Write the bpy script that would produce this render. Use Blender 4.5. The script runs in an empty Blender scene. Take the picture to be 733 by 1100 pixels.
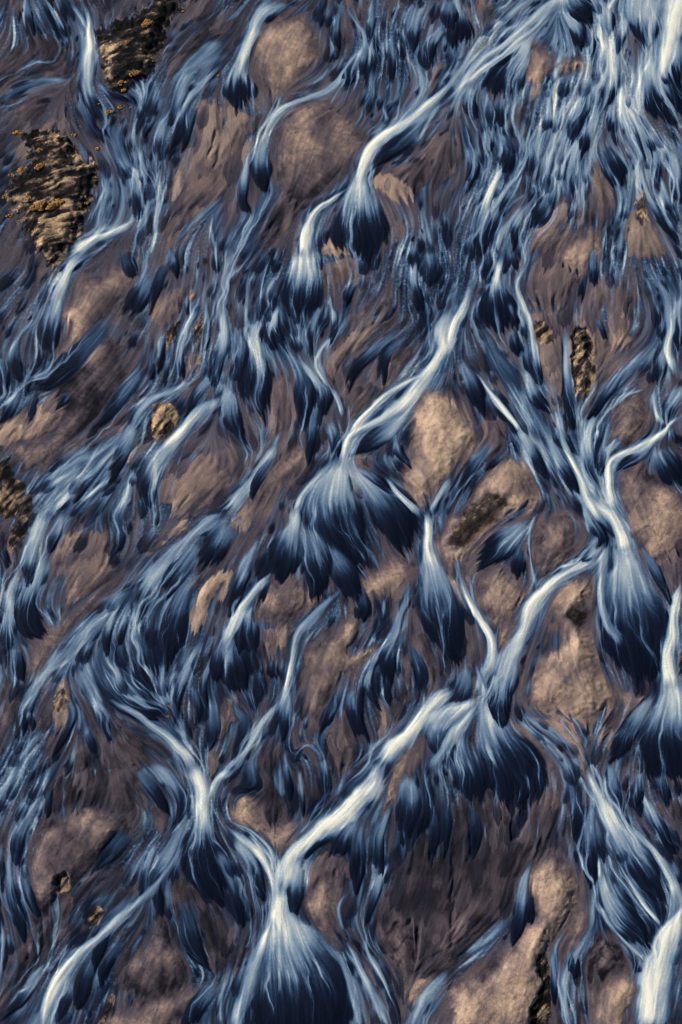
import math, time
import numpy as np
T0 = time.time()
S = 1.7                      # grid vertices per photo pixel
PW, PH, MARG = 733, 1100, 90
GX0, GY0 = -MARG, -MARG
NX, NY = int((PW + 2*MARG)*S), int((PH + 2*MARG)*S)
rng = np.random.default_rng(11)
# ------------------------------------------------------------------ traced layout
# tile "rc": offset (244.3*c, 275*r), three units per pixel.  Points: x y half-width sediment(0..10)
TONGUES = """
00 S|270 0 15 4;285 60 15 6;285 110 14 9;290 160 22 8;285 230 20 7;282 290 14 6
00 F|285 220 18 7;282 290 20 6;300 340 26 4;335 385 20 0
00 S|220 0 10 3;255 45 8 5;283 100 9 8
00 F|250 290 7 5;266 330 12 4;285 380 18 3;300 420 16 2;355 448 12 0
00 F|315 268 6 4;350 300 10 4;410 325 10 0
00 F|88 0 8 3;90 40 13 4;105 105 15 0
00 F|130 20 20 3;150 60 20 2;190 120 12 0
00 F|438 480 6 6;440 560 14 6;448 640 20 4;455 697 16 0
00 F|455 480 5 6;463 540 11 4;482 602 14 0
00 S|440 690 8 6;420 720 12 7;350 757 12 8;290 782 15 8;230 823 22 9
00 S|733 130 40 4;640 200 34 5;590 270 25 6;575 320 20 5
00 F|600 250 22 5;575 320 24 5;560 370 20 3;548 405 14 0
00 F|720 200 10 6;620 310 12 6;585 370 16 7;575 430 22 4;548 480 16 0
00 F|640 320 12 4;615 370 20 3;600 430 18 2;588 490 12 0
00 F|540 380 10 4;520 440 16 5;525 520 18 0
00 F|505 370 10 4;470 420 12 3;465 450 8 0
00 S|520 540 10 6;490 640 14 6;470 700 16 6;440 760 16 4;430 820 12 3
00 S|733 620 10 5;650 690 14 5;600 740 12 4;560 800 10 3
00 S|690 680 6 5;680 740 8 5;690 820 8 5
00 S|330 540 34 3;340 620 30 4;330 700 20 4;310 760 15 4
00 S|0 335 10 3;60 290 14 3;130 265 14 3;200 260 12 4;250 250 8 3
00 S|400 380 40 3;370 450 40 4;400 520 30 4;430 560 20 4
01 S|180 0 30 6;125 30 28 6;90 90 26 7;60 160 20 8;40 220 20 8
01 F|50 190 20 8;35 240 34 6;40 290 58 3;50 365 60 0|f
01 S|-20 120 20 5;-80 180 24 5;-160 240 24 5
01 F|200 10 10 4;150 45 14 3;118 72 12 0
01 S|380 0 10 4;400 50 13 5;440 110 14 6;430 170 15 6;380 240 16 7;330 290 16 6;250 320 16 6;180 350 16 7;130 410 16 7;110 480 18 6
01 F|118 450 14 7;108 500 24 5;108 550 34 3;118 612 28 0
01 F|72 490 8 5;55 580 14 6;50 650 18 3;75 680 14 0
01 F|360 40 8 4;350 110 12 3;360 162 14 0
01 F|440 130 10 6;455 190 30 3;445 265 22 0
01 F|425 180 14 6;400 230 22 3;380 278 20 0
01 F|720 0 18 4;715 50 30 3;725 95 20 0
01 F|700 90 14 5;660 140 20 4;655 195 18 0
01 F|620 20 30 4;595 90 28 4;600 165 18 0
01 F|530 120 8 5;530 190 14 4;525 262 14 0
01 S|590 190 9 5;625 250 10 6;620 310 10 5;575 370 10 6;540 410 12 7
01 F|470 20 14 4;460 90 14 4;455 140 8 0
01 S|500 330 5 4;520 400 8 5
01 S|560 290 5 4;556 350 8 5;545 400 8 5
01 S|440 330 6 4;430 380 8 4;400 420 6 4
01 S|733 250 20 7;690 300 22 7;630 355 26 8;560 410 26 9;500 445 26 10;455 490 26 10;436 550 26 10;424 610 24 9
01 F|660 350 14 6;580 440 30 3;510 500 30 1.5;468 542 14 0
01 F|436 560 26 10;425 610 42 8;425 680 80 4.5;430 760 104 2;440 850 70 0|f
01 S|400 600 9 8;340 640 11 7;290 680 14 9;262 730 19 9;250 790 26 9;248 830 32 9
11 F|248 -20 30 9;250 20 48 8;245 80 66 5;235 150 72 2;240 225 44 0|f
01 S|640 650 10 4;640 720 14 4;660 800 12 5
01 S|610 730 6 5;560 800 8 4
01 S|180 600 30 2;130 660 30 2.5;60 760 40 3;20 820 40 3
02 F|620 -30 70 6;610 40 62 6;615 100 50 4.5;622 155 22 2
02 S|720 -60 70 9;705 60 44 9;690 160 34 8;660 260 24 6
02 S|560 -40 30 6;500 20 14 6;470 90 12 6;480 160 12 7;500 230 14 6;520 300 14 7
02 S|590 150 20 5;600 230 16 6;590 330 14 6;600 420 12 5;640 520 10 5
02 S|440 170 8 6;400 260 10 6;370 340 8 6;330 440 8 6;300 560 10 6
02 S|360 160 8 5;330 240 8 6;310 330 8 6
02 S|480 330 8 6;440 400 8 6;410 470 8 6
02 S|250 470 8 5;210 560 9 6;150 640 10 6;60 760 10 6
02 S|620 440 8 5;580 560 8 5;560 660 8 5;540 760 8 5
02 F|690 100 30 7;695 160 45 6;700 220 45 3;715 280 26 0
02 F|640 180 20 7;640 240 38 6;670 320 70 3;720 410 60 0|f
02 S|400 -30 30 7;320 10 22 6;230 80 16 6;150 150 14 6;70 220 16 7;0 300 18 8
02 S|330 20 16 5;280 70 14 6;190 150 12 7;100 215 14 7;30 280 18 8
02 S|260 -20 14 5;180 50 12 5;90 120 12 5;20 220 12 6;-30 290 12 7
02 S|120 130 10 5;50 200 10 6;10 260 12 6
02 F|245 50 12 7;205 120 20 7;160 180 26 5;132 217 16 1
02 F|255 115 10 8;210 180 36 6;160 250 70 3;150 320 66 0|f
02 F|60 280 16 7;45 330 25 3;68 385 22 0
02 F|110 310 10 5;115 370 16 2;118 415 14 0
02 F|5 -20 16 6;8 60 26 6;20 110 52 2;20 165 44 0|f
02 F|350 40 12 6;395 90 25 5;405 165 22 0
02 F|330 -20 20 5;400 20 40 3;440 70 30 .5
02 F|460 10 20 5;490 60 24 4;498 110 18 0
02 F|550 60 18 6;540 110 16 5;522 167 12 1
02 F|440 90 12 6;438 140 18 4;440 187 16 0
02 F|480 150 20 5;465 200 24 3;465 245 18 0
02 F|500 130 30 6;505 230 36 6;480 300 42 3;460 362 30 0
02 F|405 310 8 6;398 370 16 4;376 458 24 0
02 F|440 250 8 6;430 320 14 4;405 395 16 0
02 F|305 290 8 6;303 400 12 6;285 460 16 3;268 515 16 0
02 F|350 340 8 5;345 380 14 3;340 420 12 0
02 F|408 410 7 8;395 480 18 6;380 560 36 3;382 620 30 0
02 F|332 520 7 6;315 610 14 7;275 690 34 4;232 740 22 0
02 F|182 510 6 5;135 580 10 8;102 660 16 9;88 740 28 6;82 823 36 0
02 F|215 670 14 6;195 740 18 4;188 806 16 0
02 S|250 660 14 5;180 710 14 5;130 800 18 6
02 F|535 270 16 7;555 360 20 8;600 430 36 4;625 515 30 0
02 S|570 390 10 7;650 450 14 6;700 490 14 5
02 F|590 500 8 6;610 590 10 6;650 680 14 5;720 785 22 0
02 F|660 570 6 6;680 640 16 5;712 720 22 0
02 F|470 470 30 2.5;510 540 40 2;535 615 30 0|f
02 F|700 480 16 6;715 560 20 5;715 660 22 0
02 F|640 470 10 5;650 520 14 4;655 575 12 0
02 S|545 730 8 5;532 823 10 5
02 F|510 330 14 5;505 390 18 3;510 430 12 0
02 F|460 360 14 5;430 440 24 3;405 500 18 0
02 F|255 450 12 5;262 490 18 3;255 590 16 0
02 F|100 420 8 5;108 470 22 2;110 490 16 0
02 F|150 430 8 5;175 480 20 3;170 560 20 0
02 F|40 480 8 5;60 530 20 3;40 600 16 0
02 F|250 600 8 5;275 620 12 3;270 655 10 0
10 S|290 -8 18 6;232 25 20 8;202 90 20 7;178 160 22 7
10 F|195 110 20 7;172 180 28 6;158 240 34 4;166 310 34 0
10 F|300 -10 8 3;265 10 12 2;232 45 14 0
10 F|360 190 24 2.5;300 270 34 2.5;220 350 38 2.5;150 410 30 1.5;100 400 20 0|f
10 F|500 60 24 3.5;450 130 36 3;400 205 30 0|f
10 S|120 200 10 5;70 250 12 5;48 310 16 4
10 F|60 260 10 5;45 330 22 3;62 400 18 0
10 F|105 360 6 4;80 440 18 0
10 F|0 330 20 4;20 430 18 0
10 F|70 440 16 4;30 490 24 3;-10 550 16 0|f
10 S|640 400 12 5;520 450 14 6;460 500 20 6;420 570 22 6
10 F|440 530 18 6;410 600 25 5;385 660 22 3;352 732 14 0
10 S|740 440 24 6;640 510 24 6;580 575 22 8;520 640 22 8
10 F|545 610 20 8;495 680 34 5;475 740 36 3;480 805 26 0
10 F|470 360 20 3;400 440 26 2.5;350 510 22 2;285 585 16 0|f
10 F|650 160 8 5;600 240 12 6;580 330 14 5;590 395 16 0
10 F|525 250 8 5;517 320 14 4;508 375 14 0
10 F|485 320 6 4;490 400 12 0
10 F|545 330 7 5;525 425 12 0
10 F|720 160 10 6;722 270 18 7;695 345 26 4;692 418 22 0
10 F|725 370 10 6;705 430 16 4;700 485 14 0
10 F|665 140 7 5;668 220 12 4;660 300 14 0
10 F|605 125 6 5;602 160 8 5;607 190 9 0
10 S|440 560 40 3;290 650 46 4;200 720 54 3.5;120 800 50 3.5
10 S|330 600 6 6;280 680 8 6;230 760 10 6;170 823 14 7
10 S|430 670 6 6;330 740 10 6;250 800 14 6
10 F|400 600 8 5;310 690 12 5;240 790 14 0
10 S|432 680 6 7;412 760 10 7;380 830 16 7
10 F|700 380 14 5;640 440 20 4;600 510 14 0
10 F|560 20 14 3;520 60 20 2;485 180 10 0
10 F|400 -20 20 2;420 40 24 1.5;440 70 14 0
10 F|540 -20 14 4;560 30 16 3;570 70 10 0
10 F|690 -20 12 4;695 50 14 0
10 F|120 440 10 3;100 520 14 0
10 F|225 440 18 3;190 490 18 0|f
11 F|165 165 10 8;148 215 20 7;142 260 42 3;175 312 42 0|f
11 F|90 180 18 5;90 280 24 7;90 340 38 5;88 410 58 2;115 520 40 0|f
11 F|120 100 10 4;115 180 16 0
11 F|200 310 10 5;235 370 20 4;250 450 36 3.5;250 555 34 0|f
11 F|230 330 9 7;285 400 17 7;315 455 26 4;312 508 28 0
11 S|330 420 8 8;355 465 9 7;375 520 10 8
11 F|322 120 6 5;345 195 12 6;335 275 16 0
11 S|400 185 12 4;350 260 14 5;302 305 11 7;288 355 10 7;325 425 10 6
11 F|300 160 10 4;270 250 14 4;275 330 14 0
11 F|415 80 14 2;390 120 18 2;380 170 10 0|f
11 F|570 230 16 3;480 300 20 4;410 370 20 3;380 445 18 0|f
11 F|608 10 8 6;605 90 12 6;625 178 26 0
11 F|650 -20 20 5;660 40 36 2;650 92 26 0
11 S|793 80 20 6;763 150 26 7;733 230 26 8;700 300 24 9;655 375 26 8;590 460 28 8;540 510 30 7;460 545 18 7;405 575 16 9;382 620 22 10;375 680 28 10
11 S|720 160 24 5;690 240 24 7;692 320 24 9
11 S|650 370 10 7;540 430 13 7;470 490 13 7;420 540 12 8;392 585 12 9
11 F|600 470 16 7;530 550 30 6;450 605 26 4;393 645 10 0
11 F|370 640 24 10;352 710 56 8;335 800 92 5;370 920 95 2;440 1025 50 0|f
11 F|390 680 20 10;460 740 44 6;540 840 76 2.5;595 965 44 0|f
11 F|540 560 6 6;548 620 14 3;590 675 14 0|f
11 F|0 400 20 6;10 490 32 5;30 560 30 2;64 615 18 0|f
11 S|175 590 14 6;120 670 18 6;65 745 24 7;0 830 38 7
11 F|150 640 10 5;110 700 16 3;76 778 16 0
11 S|350 655 16 7;300 700 16 6;250 765 14 7;215 830 16 9
11 F|320 540 14 5;345 580 24 3;352 640 14 0
11 F|425 690 10 5;480 720 16 3;530 762 14 0
11 S|500 700 9 6;560 780 14 8;625 835 16 9
11 S|733 690 14 4;690 760 14 5;650 830 12 7
11 F|575 260 14 3;510 320 20 2;505 420 18 0|f
11 F|290 460 14 4;270 560 20 3;262 670 12 0
11 F|30 240 30 4;40 340 30 3;20 400 20 0
11 S|170 570 12 5;150 620 12 5
12 F|152 -10 14 8;136 80 13 10;132 115 38 6;138 180 70 2;165 255 56 0|f
12 F|100 -20 18 3;105 80 22 0
12 F|185 -10 10 4;200 50 12 0
12 S|240 30 10 4;202 100 10 6;222 170 14 6;242 210 10 6;258 300 11 7
12 F|255 260 9 7;262 340 14 6;275 410 20 0
12 F|175 150 8 5;200 232 18 0
12 F|180 230 16 4;205 318 24 0
12 F|350 230 13 4;358 310 13 7;362 390 15 7;370 470 20 5;378 560 22 0
12 F|232 370 10 6;255 440 20 5;305 507 18 0
12 F|20 340 14 5;60 420 30 3;95 515 24 0|f
12 S|60 365 6 6;120 450 10 7;190 540 12 9;215 585 13 8
12 F|205 560 10 9;240 620 22 6;295 708 22 0
12 F|150 480 14 4;205 570 18 0
12 S|80 220 30 2;150 350 44 2;220 470 34 2.4;300 600 34 3;380 700 34 4;430 790 34 6;480 850 36 7
12 S|330 520 10 5;350 600 14 5;395 690 14 8;440 790 26 9;470 840 30 9
12 F|460 500 9 6;435 570 15 7;430 650 24 6;455 765 26 0
12 F|480 530 10 5;460 630 14 0
12 F|340 500 8 5;350 590 18 3;400 640 14 0
12 F|290 560 10 5;350 680 22 4;400 770 16 0
12 S|640 60 20 4;680 140 20 5;692 220 18 7;685 300 18 9;720 385 18 7
12 F|690 290 18 8;665 345 20 4;655 408 18 0
12 F|733 130 12 6;715 200 18 5;725 300 18 0
12 S|640 290 30 4;560 370 30 4;500 440 22 5;462 520 20 6
12 F|560 340 16 4;480 460 14 3;430 520 16 0
12 S|650 410 10 5;650 500 13 6;680 550 11 9
12 S|740 505 8 7;700 540 11 10;670 575 14 9;600 615 16 7;540 640 14 8;505 665 12 9;500 700 16 9;500 760 20 8;520 830 24 9
12 F|650 585 16 8;590 640 24 4;512 688 12 0
12 F|690 560 10 5;733 610 20 0|f
12 F|745 420 30 5;690 480 26 4;680 535 18 0
12 F|640 620 14 6;680 670 44 2;735 750 40 0|f
12 S|510 520 8 4;485 600 9 5;482 710 12 7
12 S|640 420 7 5;560 445 9 5;505 490 8 5
12 F|545 600 20 4;500 620 14 3;470 690 12 0
12 F|450 -20 16 5;445 60 16 3;455 100 10 0
12 F|420 60 10 3;400 140 14 0|f
12 F|460 200 10 4;490 280 10 0
12 F|120 600 20 3;60 680 20 3;0 790 14 0|f
12 F|160 640 10 4;100 690 12 0
20 S|150 -20 20 7;125 60 24 7;100 140 22 6
20 F|120 80 20 7;95 160 24 5;92 235 18 0
20 F|205 10 14 6;180 70 20 4;158 132 16 0
20 F|155 140 12 6;110 230 26 6;80 300 34 4;100 365 50 1.5;150 400 30 0|f
20 S|70 160 16 6;40 250 18 7;32 340 20 7
20 F|40 280 16 7;30 370 24 5;18 450 20 0
20 F|0 120 14 3;30 170 16 0
20 S|740 -5 24 5;650 45 30 5;570 120 30 6;510 190 28 5
20 F|560 140 28 6;490 220 34 6;455 290 28 3;438 350 22 0
20 F|740 30 40 5;700 100 44 2.5;655 190 34 0|f
20 F|640 110 34 5;570 200 34 3;530 275 22 0
20 S|450 230 20 4;330 330 36 4;230 430 44 4;150 520 26 5;90 600 18 5
20 F|130 540 16 5;90 620 24 3;60 740 20 0
20 F|380 300 8 7;345 390 15 5;345 458 16 0
20 F|410 340 8 5;380 430 14 0
20 F|640 200 18 6;590 260 30 4;560 380 44 2;530 525 28 0|f
20 F|640 430 9 6;600 520 16 6;572 590 20 4;560 680 16 0
20 F|690 460 8 5;655 560 14 4;665 620 12 0
20 F|740 390 18 5;705 480 25 4;695 545 22 0
20 F|690 610 16 4;690 700 26 2;665 768 20 0
20 F|620 560 10 4;640 620 14 2;640 680 12 0
20 S|330 595 14 4;420 640 14 5;490 690 16 6;560 740 20 8;625 830 24 9
20 S|250 480 44 4;290 560 40 4;330 620 20 4
20 F|310 580 14 5;330 660 18 3;355 735 14 0
20 F|215 600 18 4;235 660 16 3;170 790 12 0
20 S|150 680 20 4;90 760 22 5;50 830 25 5
20 F|90 640 10 4;110 700 14 0
20 F|330 400 30 4;360 520 60 2.5;450 620 60 2;540 640 30 1
20 F|440 380 30 2.5;470 480 44 2;500 590 30 1|f
20 F|280 700 14 3;310 790 16 0|f
20 F|50 440 20 3;70 540 24 0|f
20 F|360 20 14 3;385 80 20 2;360 150 16 0|f
21 F|220 -20 16 8;215 50 26 7;190 130 52 3;160 222 40 0
21 S|230 -20 10 7;225 60 14 6;215 140 14 5
21 F|255 40 20 5;285 140 50 3;290 285 44 0|f
21 F|320 100 20 4;370 190 40 3;425 300 34 0|f
21 S|110 70 12 6;62 160 16 6;35 220 16 6
21 F|80 130 16 6;40 220 24 4;10 330 18 0
21 S|160 185 8 5;100 240 16 8;52 300 18 9;20 360 22 8;-20 430 24 7
21 F|60 310 14 8;60 370 38 3;60 455 44 0
21 F|-10 420 26 6;20 490 60 2;50 575 50 0|f
21 F|130 220 12 4;100 300 18 0|f
21 S|380 240 14 4;300 320 18 4;232 390 18 5;212 470 12 6;196 545 9 10;180 600 12 7
21 S|185 590 12 7;120 680 18 6;60 760 18 6;0 835 20 6
21 F|200 560 10 6;190 640 22 4;185 740 18 0
21 F|430 250 10 3;440 300 24 2;430 350 26 0
21 F|600 220 10 4;560 330 12 5;540 400 14 6;475 480 16 6;435 560 12 5;430 690 12 0
21 F|540 400 14 6;515 470 28 3;525 560 30 0|f
21 F|470 490 8 6;452 560 14 5;500 640 14 0|f
21 S|640 -20 18 9;645 60 18 10;642 120 22 9;665 200 36 7
21 F|650 130 24 9;670 210 50 6;690 320 70 3;730 500 46 0|f
21 S|0 0 6 5;60 40 4 4
21 F|410 560 10 5;400 620 22 3;440 730 34 0|f
21 F|360 580 20 2;320 660 20 1.5;300 720 14 0|f
21 F|580 420 10 3;620 500 24 2.5;640 600 22 0|f
21 S|215 823 7 5;222 780 7 6;258 752 7 6;295 780 8 5;305 830 8 5
21 S|740 560 30 8;650 640 30 8;570 725 28 10;500 805 28 10
21 F|640 640 20 7;680 720 40 4;720 823 40 1|f
21 F|140 480 24 2;150 540 22 0|f
21 F|20 640 20 3;60 680 26 2;20 800 14 0
22 F|240 30 18 6;160 100 48 4;60 180 34 0|f
22 F|200 110 24 4;205 215 28 0|f
22 S|265 -10 9 6;242 80 9 5;246 160 8 5;265 260 7 4
22 S|0 170 14 4;40 270 13 6;80 340 13 9;118 410 15 8;115 490 22 6;70 580 20 8
22 F|470 100 26 5;420 150 26 6;350 200 22 6;300 240 16 2
22 S|470 150 18 6;400 180 18 7;330 215 20 8;270 270 22 9;230 350 26 9;190 440 30 9
22 F|215 390 26 9;175 480 38 7;148 580 42 4;150 682 38 0
22 S|60 470 10 4;90 560 12 7;95 600 14 10
22 F|95 590 14 10;100 640 28 8;140 740 80 4;200 860 120 1.5;200 960 100 0|f
22 S|95 595 12 10;40 628 24 8;-20 650 36 7;-90 672 36 8
22 S|80 610 12 8;20 690 24 6;-40 770 26 5;-80 840 20 4
22 F|40 500 16 5;30 580 24 3;40 640 16 1
22 S|200 610 6 5;245 675 11 6;320 720 14 5;400 800 10 3
22 S|440 -60 20 6;470 -20 24 8;510 20 26 9;535 80 26 9;548 140 28 9
22 F|540 90 26 10;552 160 52 8;565 270 92 5;585 400 118 2.2;610 560 84 0|f
22 S|490 90 16 8;472 190 20 6;475 320 16 5;540 440 18 4
22 F|418 -20 13 7;445 40 18 5;490 92 24 0
22 F|470 100 20 6;440 130 26 5;390 150 14 3
22 F|595 100 6 4;645 190 18 3.5;700 300 12 0
22 S|738 210 16 9;712 300 21 10;696 400 25 10;690 500 25 10;702 570 28 10
22 F|700 540 26 10;705 620 60 7;700 720 110 4;740 880 130 0|f
22 F|645 580 14 6;570 690 30 5;500 823 36 1|f
22 S|620 620 10 5;540 760 14 5;500 880 12 4
30 F|642 -10 30 9;652 80 24 10;655 170 26 9;652 230 54 5;665 320 84 2;720 455 60 0|f
30 S|615 -30 26 9;645 60 24 10;655 150 24 10
30 S|760 0 20 6;705 40 13 7;678 100 16 8
30 F|610 150 14 5;545 270 22 5;500 370 22 5;520 470 24 1
30 S|600 200 12 5;560 300 16 5;480 400 20 5;400 470 22 6;320 550 20 7;240 620 20 8;170 720 22 8;130 830 22 8
30 F|505 240 9 5;470 330 14 5;455 415 16 0
30 F|420 420 20 4;330 540 26 3;310 640 18 0
30 F|330 560 14 4;280 660 30 2.5;250 770 28 0
30 S|175 -10 15 5;130 80 13 6;70 190 15 5
30 S|60 -10 16 5;22 60 16 5;-5 120 16 5
30 F|90 150 18 4;60 230 22 3;50 310 14 0
30 F|30 250 10 5;35 380 14 5;55 460 22 3;80 560 18 0
30 S|0 470 8 5;10 560 10 5;0 700 10 4
30 F|70 340 10 4;90 400 18 3;128 475 14 0
30 F|140 640 14 5;80 730 18 4;10 810 14 2
30 F|440 0 20 4;490 60 22 3;545 150 16 0
30 F|480 -20 14 5;545 30 20 5;592 110 22 3;575 180 16 0
30 F|160 60 10 3;155 160 14 0
30 F|710 690 30 3;640 760 30 3;600 850 30 1|f
30 F|400 550 14 2.5;340 640 20 2;330 720 14 0|f
30 F|420 200 40 2;350 280 30 2;300 340 14 0|f
30 F|600 420 30 2;620 560 34 1.5;680 660 20 0|f
30 S|740 640 20 5;715 740 14 5;720 840 14 4
31 S|510 -30 46 8;445 70 48 8;375 140 40 8;300 195 30 9;232 255 32 10;192 320 32 10;168 400 32 10
31 F|380 150 26 7;320 210 26 6;252 284 14 0
31 F|400 170 30 5;380 240 54 2;370 300 60 0|f
31 F|430 170 20 4;420 300 24 2;415 400 16 0
31 F|225 290 20 8;220 380 26 5;215 470 24 0
31 F|165 430 30 10;178 510 74 8.5;205 610 130 4.5;235 730 175 2.2;245 900 175 0.6
31 S|165 380 30 10;168 470 36 10;175 540 44 8
31 S|150 480 16 8;90 620 26 6;40 760 30 5;20 840 30 6
31 S|0 190 14 7;60 240 18 7;110 295 18 8;150 375 16 9
31 F|20 220 16 7;75 300 28 5;118 425 22 0
31 S|0 168 6 7;80 205 6 6;138 262 7 7;155 320 9 8
31 F|-40 260 20 5;20 370 24 3;45 510 24 0
31 S|242 440 4 3;310 560 8 4;380 640 15 5;410 740 22 5;430 830 24 5
31 S|370 540 9 4;430 640 18 6;480 740 20 6;530 830 20 6
31 S|395 390 9 3;360 450 9 5;380 540 9 4
31 F|575 20 24 7;585 100 42 4;572 235 38 0|f
31 F|525 120 10 5;490 240 14 4;500 340 10 0
31 F|522 300 8 6;485 380 15 5;448 500 16 0
31 S|452 505 7 6;452 590 9 6;490 660 11 5;535 750 7 3
31 F|415 210 14 3;410 380 16 0|f
31 F|185 -10 10 4;205 92 16 0
31 F|235 0 8 5;240 80 8 4;245 160 8 0
31 F|310 -20 13 6;325 70 16 0
31 F|70 -10 20 3;100 60 16 1;40 60 10 0|f
31 F|640 20 16 2;640 120 24 1;630 240 16 0|f
31 F|700 80 14 2;705 180 20 1.5;700 290 14 0|f
32 S|0 640 26 6;-45 680 26 6;-95 740 30 6;-140 840 34 5
32 S|200 470 14 3;110 550 24 4;30 620 22 6
32 F|252 300 7 5;228 350 13 6;215 420 22 5;208 490 24 3;188 565 16 0
32 F|248 400 10 2;238 500 20 0
32 S|420 -10 16 8;460 80 17 9;500 160 28 8;540 240 32 6
32 F|510 170 28 8;560 250 44 5;610 330 46 3;670 435 30 0|f
32 S|550 170 11 6;640 270 15 7;690 340 17 7;715 430 20 8
32 F|445 110 10 5;432 230 26 4;440 385 22 0
32 S|466 280 7 6;470 360 12 8
32 F|470 340 14 8;500 430 28 6;570 510 46 4;640 590 34 0|f
32 S|440 390 14 6;445 490 24 5;405 580 22 5;362 660 18 6;350 740 22 5;370 840 22 5
32 S|370 510 18 4;325 580 12 5;330 680 12 6;352 760 14 6
32 F|360 590 12 4;400 680 20 0
32 S|560 360 8 6;610 440 11 6;665 505 8 8
32 S|490 490 9 6;560 570 11 6;625 625 8 7
32 F|350 0 10 3;390 120 20 3;400 260 16 0
32 S|745 430 26 9;705 505 36 10;672 600 44 10;640 700 52 10;615 840 60 9
32 F|600 10 16 5;570 130 28 0
32 F|580 60 8 6;650 160 18 5;705 275 16 0
32 F|660 20 16 4;690 120 22 0|f
32 F|500 -20 14 5;515 60 18 4;540 150 14 0
32 F|310 590 10 5;320 680 12 3;320 770 10 0
32 F|0 -60 50 4;50 30 60 2;60 120 50 0|f
32 F|700 300 10 4;733 370 14 2
31 F|610 90 8 3;620 150 16 1.5;612 240 10 0|f
31 F|660 110 10 2;668 200 20 1;660 330 12 0|f
32 F|60 130 12 2.5;70 200 24 1;60 300 14 0|f
"""
# plain brown or mauve flats:  tile tone | polygon
FLATS = """
00 4|560 560;600 500;640 420;640 340;690 330;733 380;733 620;640 700;600 740;560 680;550 620
00 2.5|530 200;600 140;700 60;733 30;733 110;640 170;560 240
00 3|60 130;170 110;250 170;240 230;160 250;80 240;0 270;0 200
00 4|100 400;210 385;250 425;180 425;120 450;60 440
00 3|60 340;140 300;150 360;90 390
01 3|560 520;620 480;680 430;740 440;740 560;650 600;600 640;540 600;470 560
01 5|470 570;530 560;600 620;560 660;500 640
01 4|0 360;80 360;130 380;90 430;0 520;-60 560
01 3|150 620;260 640;200 720;130 760;60 740
01 5|330 770;400 760;440 823;300 823
01 4|640 220;720 200;700 240;660 270
02 4|50 10;110 0;130 40;100 90;60 60
02 4|350 620;410 620;450 740;380 740;330 800;230 800
02 4|560 680;640 700;690 823;560 823
02 3.5|430 510;500 560;520 660;470 740;430 640
02 3|180 340;230 330;240 400;200 480;180 440
02 5|110 180;150 160;160 180;120 190
02 4.5|250 260;300 250;280 330;250 300
10 3|170 640;300 540;420 500;340 580;240 640;130 720
10 5|0 540;120 480;250 410;230 460;200 540;130 590;50 600;0 620
10 4|540 680;640 640;740 640;740 780;600 823;510 800;520 720
10 5|340 560;420 520;390 580;300 600
10 5|440 590;490 610;430 660;410 650
10 5|600 330;640 270;650 350;610 380
10 4|500 150;560 110;600 120;560 200;520 240;500 220
10 3|470 20;500 60;450 110;440 60
10 3|600 60;640 70;630 100;600 100
11 4|380 190;440 180;490 230;440 290;380 340;330 420;320 360;340 310;400 250
11 4|300 30;400 0;420 60;340 100;310 70
11 5|110 720;200 640;270 620;240 700;180 740;90 830;60 823
11 3.5|160 400;200 450;180 560;130 540
11 4|400 660;470 640;480 690;430 690
11 4|500 280;560 260;590 310;540 380;510 400
11 3|480 180;520 140;540 200;500 250
11 2.5|360 440;440 420;510 420;480 460;430 520;390 500
11 3|0 620;40 640;60 680;20 720;0 700
12 3.5|250 30;330 0;430 10;420 80;360 160;300 180;230 150;230 80
12 3.5|430 140;480 60;560 60;590 140;560 250;500 190
12 4.5|490 200;560 210;560 300;500 290
12 4|250 190;350 180;440 200;500 260;480 340;470 400;430 470;390 480;300 500;300 380;270 330
12 3.5|660 400;700 370;733 420;690 450
12 4|200 0;240 10;220 60;195 40
12 3|80 520;150 520;160 640;80 640
20 4|160 130;240 60;300 60;360 90;380 170;340 240;290 280;240 300;200 200
20 5.5|640 240;733 180;760 180;733 230;690 300;640 380;620 380;640 300
20 3|340 690;440 690;470 800;460 830;220 830;280 740
20 3.5|0 520;60 570;80 620;40 680;0 720
20 5|560 540;620 460;640 400;650 420;620 500
20 5.5|290 350;360 300;370 320;310 370
20 5.5|500 130;600 60;620 20;600 0;560 60;470 150
20 4.5|150 660;165 590;200 525;230 560;225 650;180 700
21 5|110 380;200 360;230 400;160 440;120 430
21 3|600 420;640 400;700 520;640 600;560 640;520 560
21 5|480 620;560 600;570 650;520 690
21 4.5|0 600;30 600;20 700;-40 720
21 5|130 620;150 600;130 680;100 700
21 4|250 180;330 200;270 330;240 300
21 3|330 680;400 660;420 823;330 823
21 3|100 760;160 700;170 823;90 823
21 4|300 700;330 720;300 640;330 600
22 4.5|440 760;500 640;560 570;640 550;640 640;560 700
22 5|250 660;430 680;440 823;380 800;300 710
22 4|560 -40;760 -40;760 200;690 280;640 180;590 100
22 5.5|-60 180;0 160;60 260;30 300;0 250
22 4|170 690;240 690;320 823;240 823
22 4|0 600;60 560;30 640;0 660
30 2.8|200 20;440 0;450 80;380 150;300 120;180 150;170 80
30 3|300 330;360 300;280 420;180 540;120 620;60 740;0 823;20 640;60 580;120 500
30 3|480 120;560 150;540 220;500 200
30 3|440 380;470 420;350 500;330 480
30 3|540 360;640 380;720 500;733 640;640 640;560 480
31 2.8|580 250;740 200;740 620;600 670;520 640;500 420;560 350
31 4.5|0 600;40 530;50 600;0 720
31 3|90 -10;200 100;180 190;120 190;80 80
31 4|270 300;350 280;400 340;320 380;260 380
32 3|60 90;300 60;370 200;340 250;230 330;180 430;90 520;0 600;0 100
32 3|640 120;740 100;740 280;690 220
32 4.5|640 230;740 300;733 380;670 300
32 3|640 -20;740 20;740 80;670 60
"""
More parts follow.
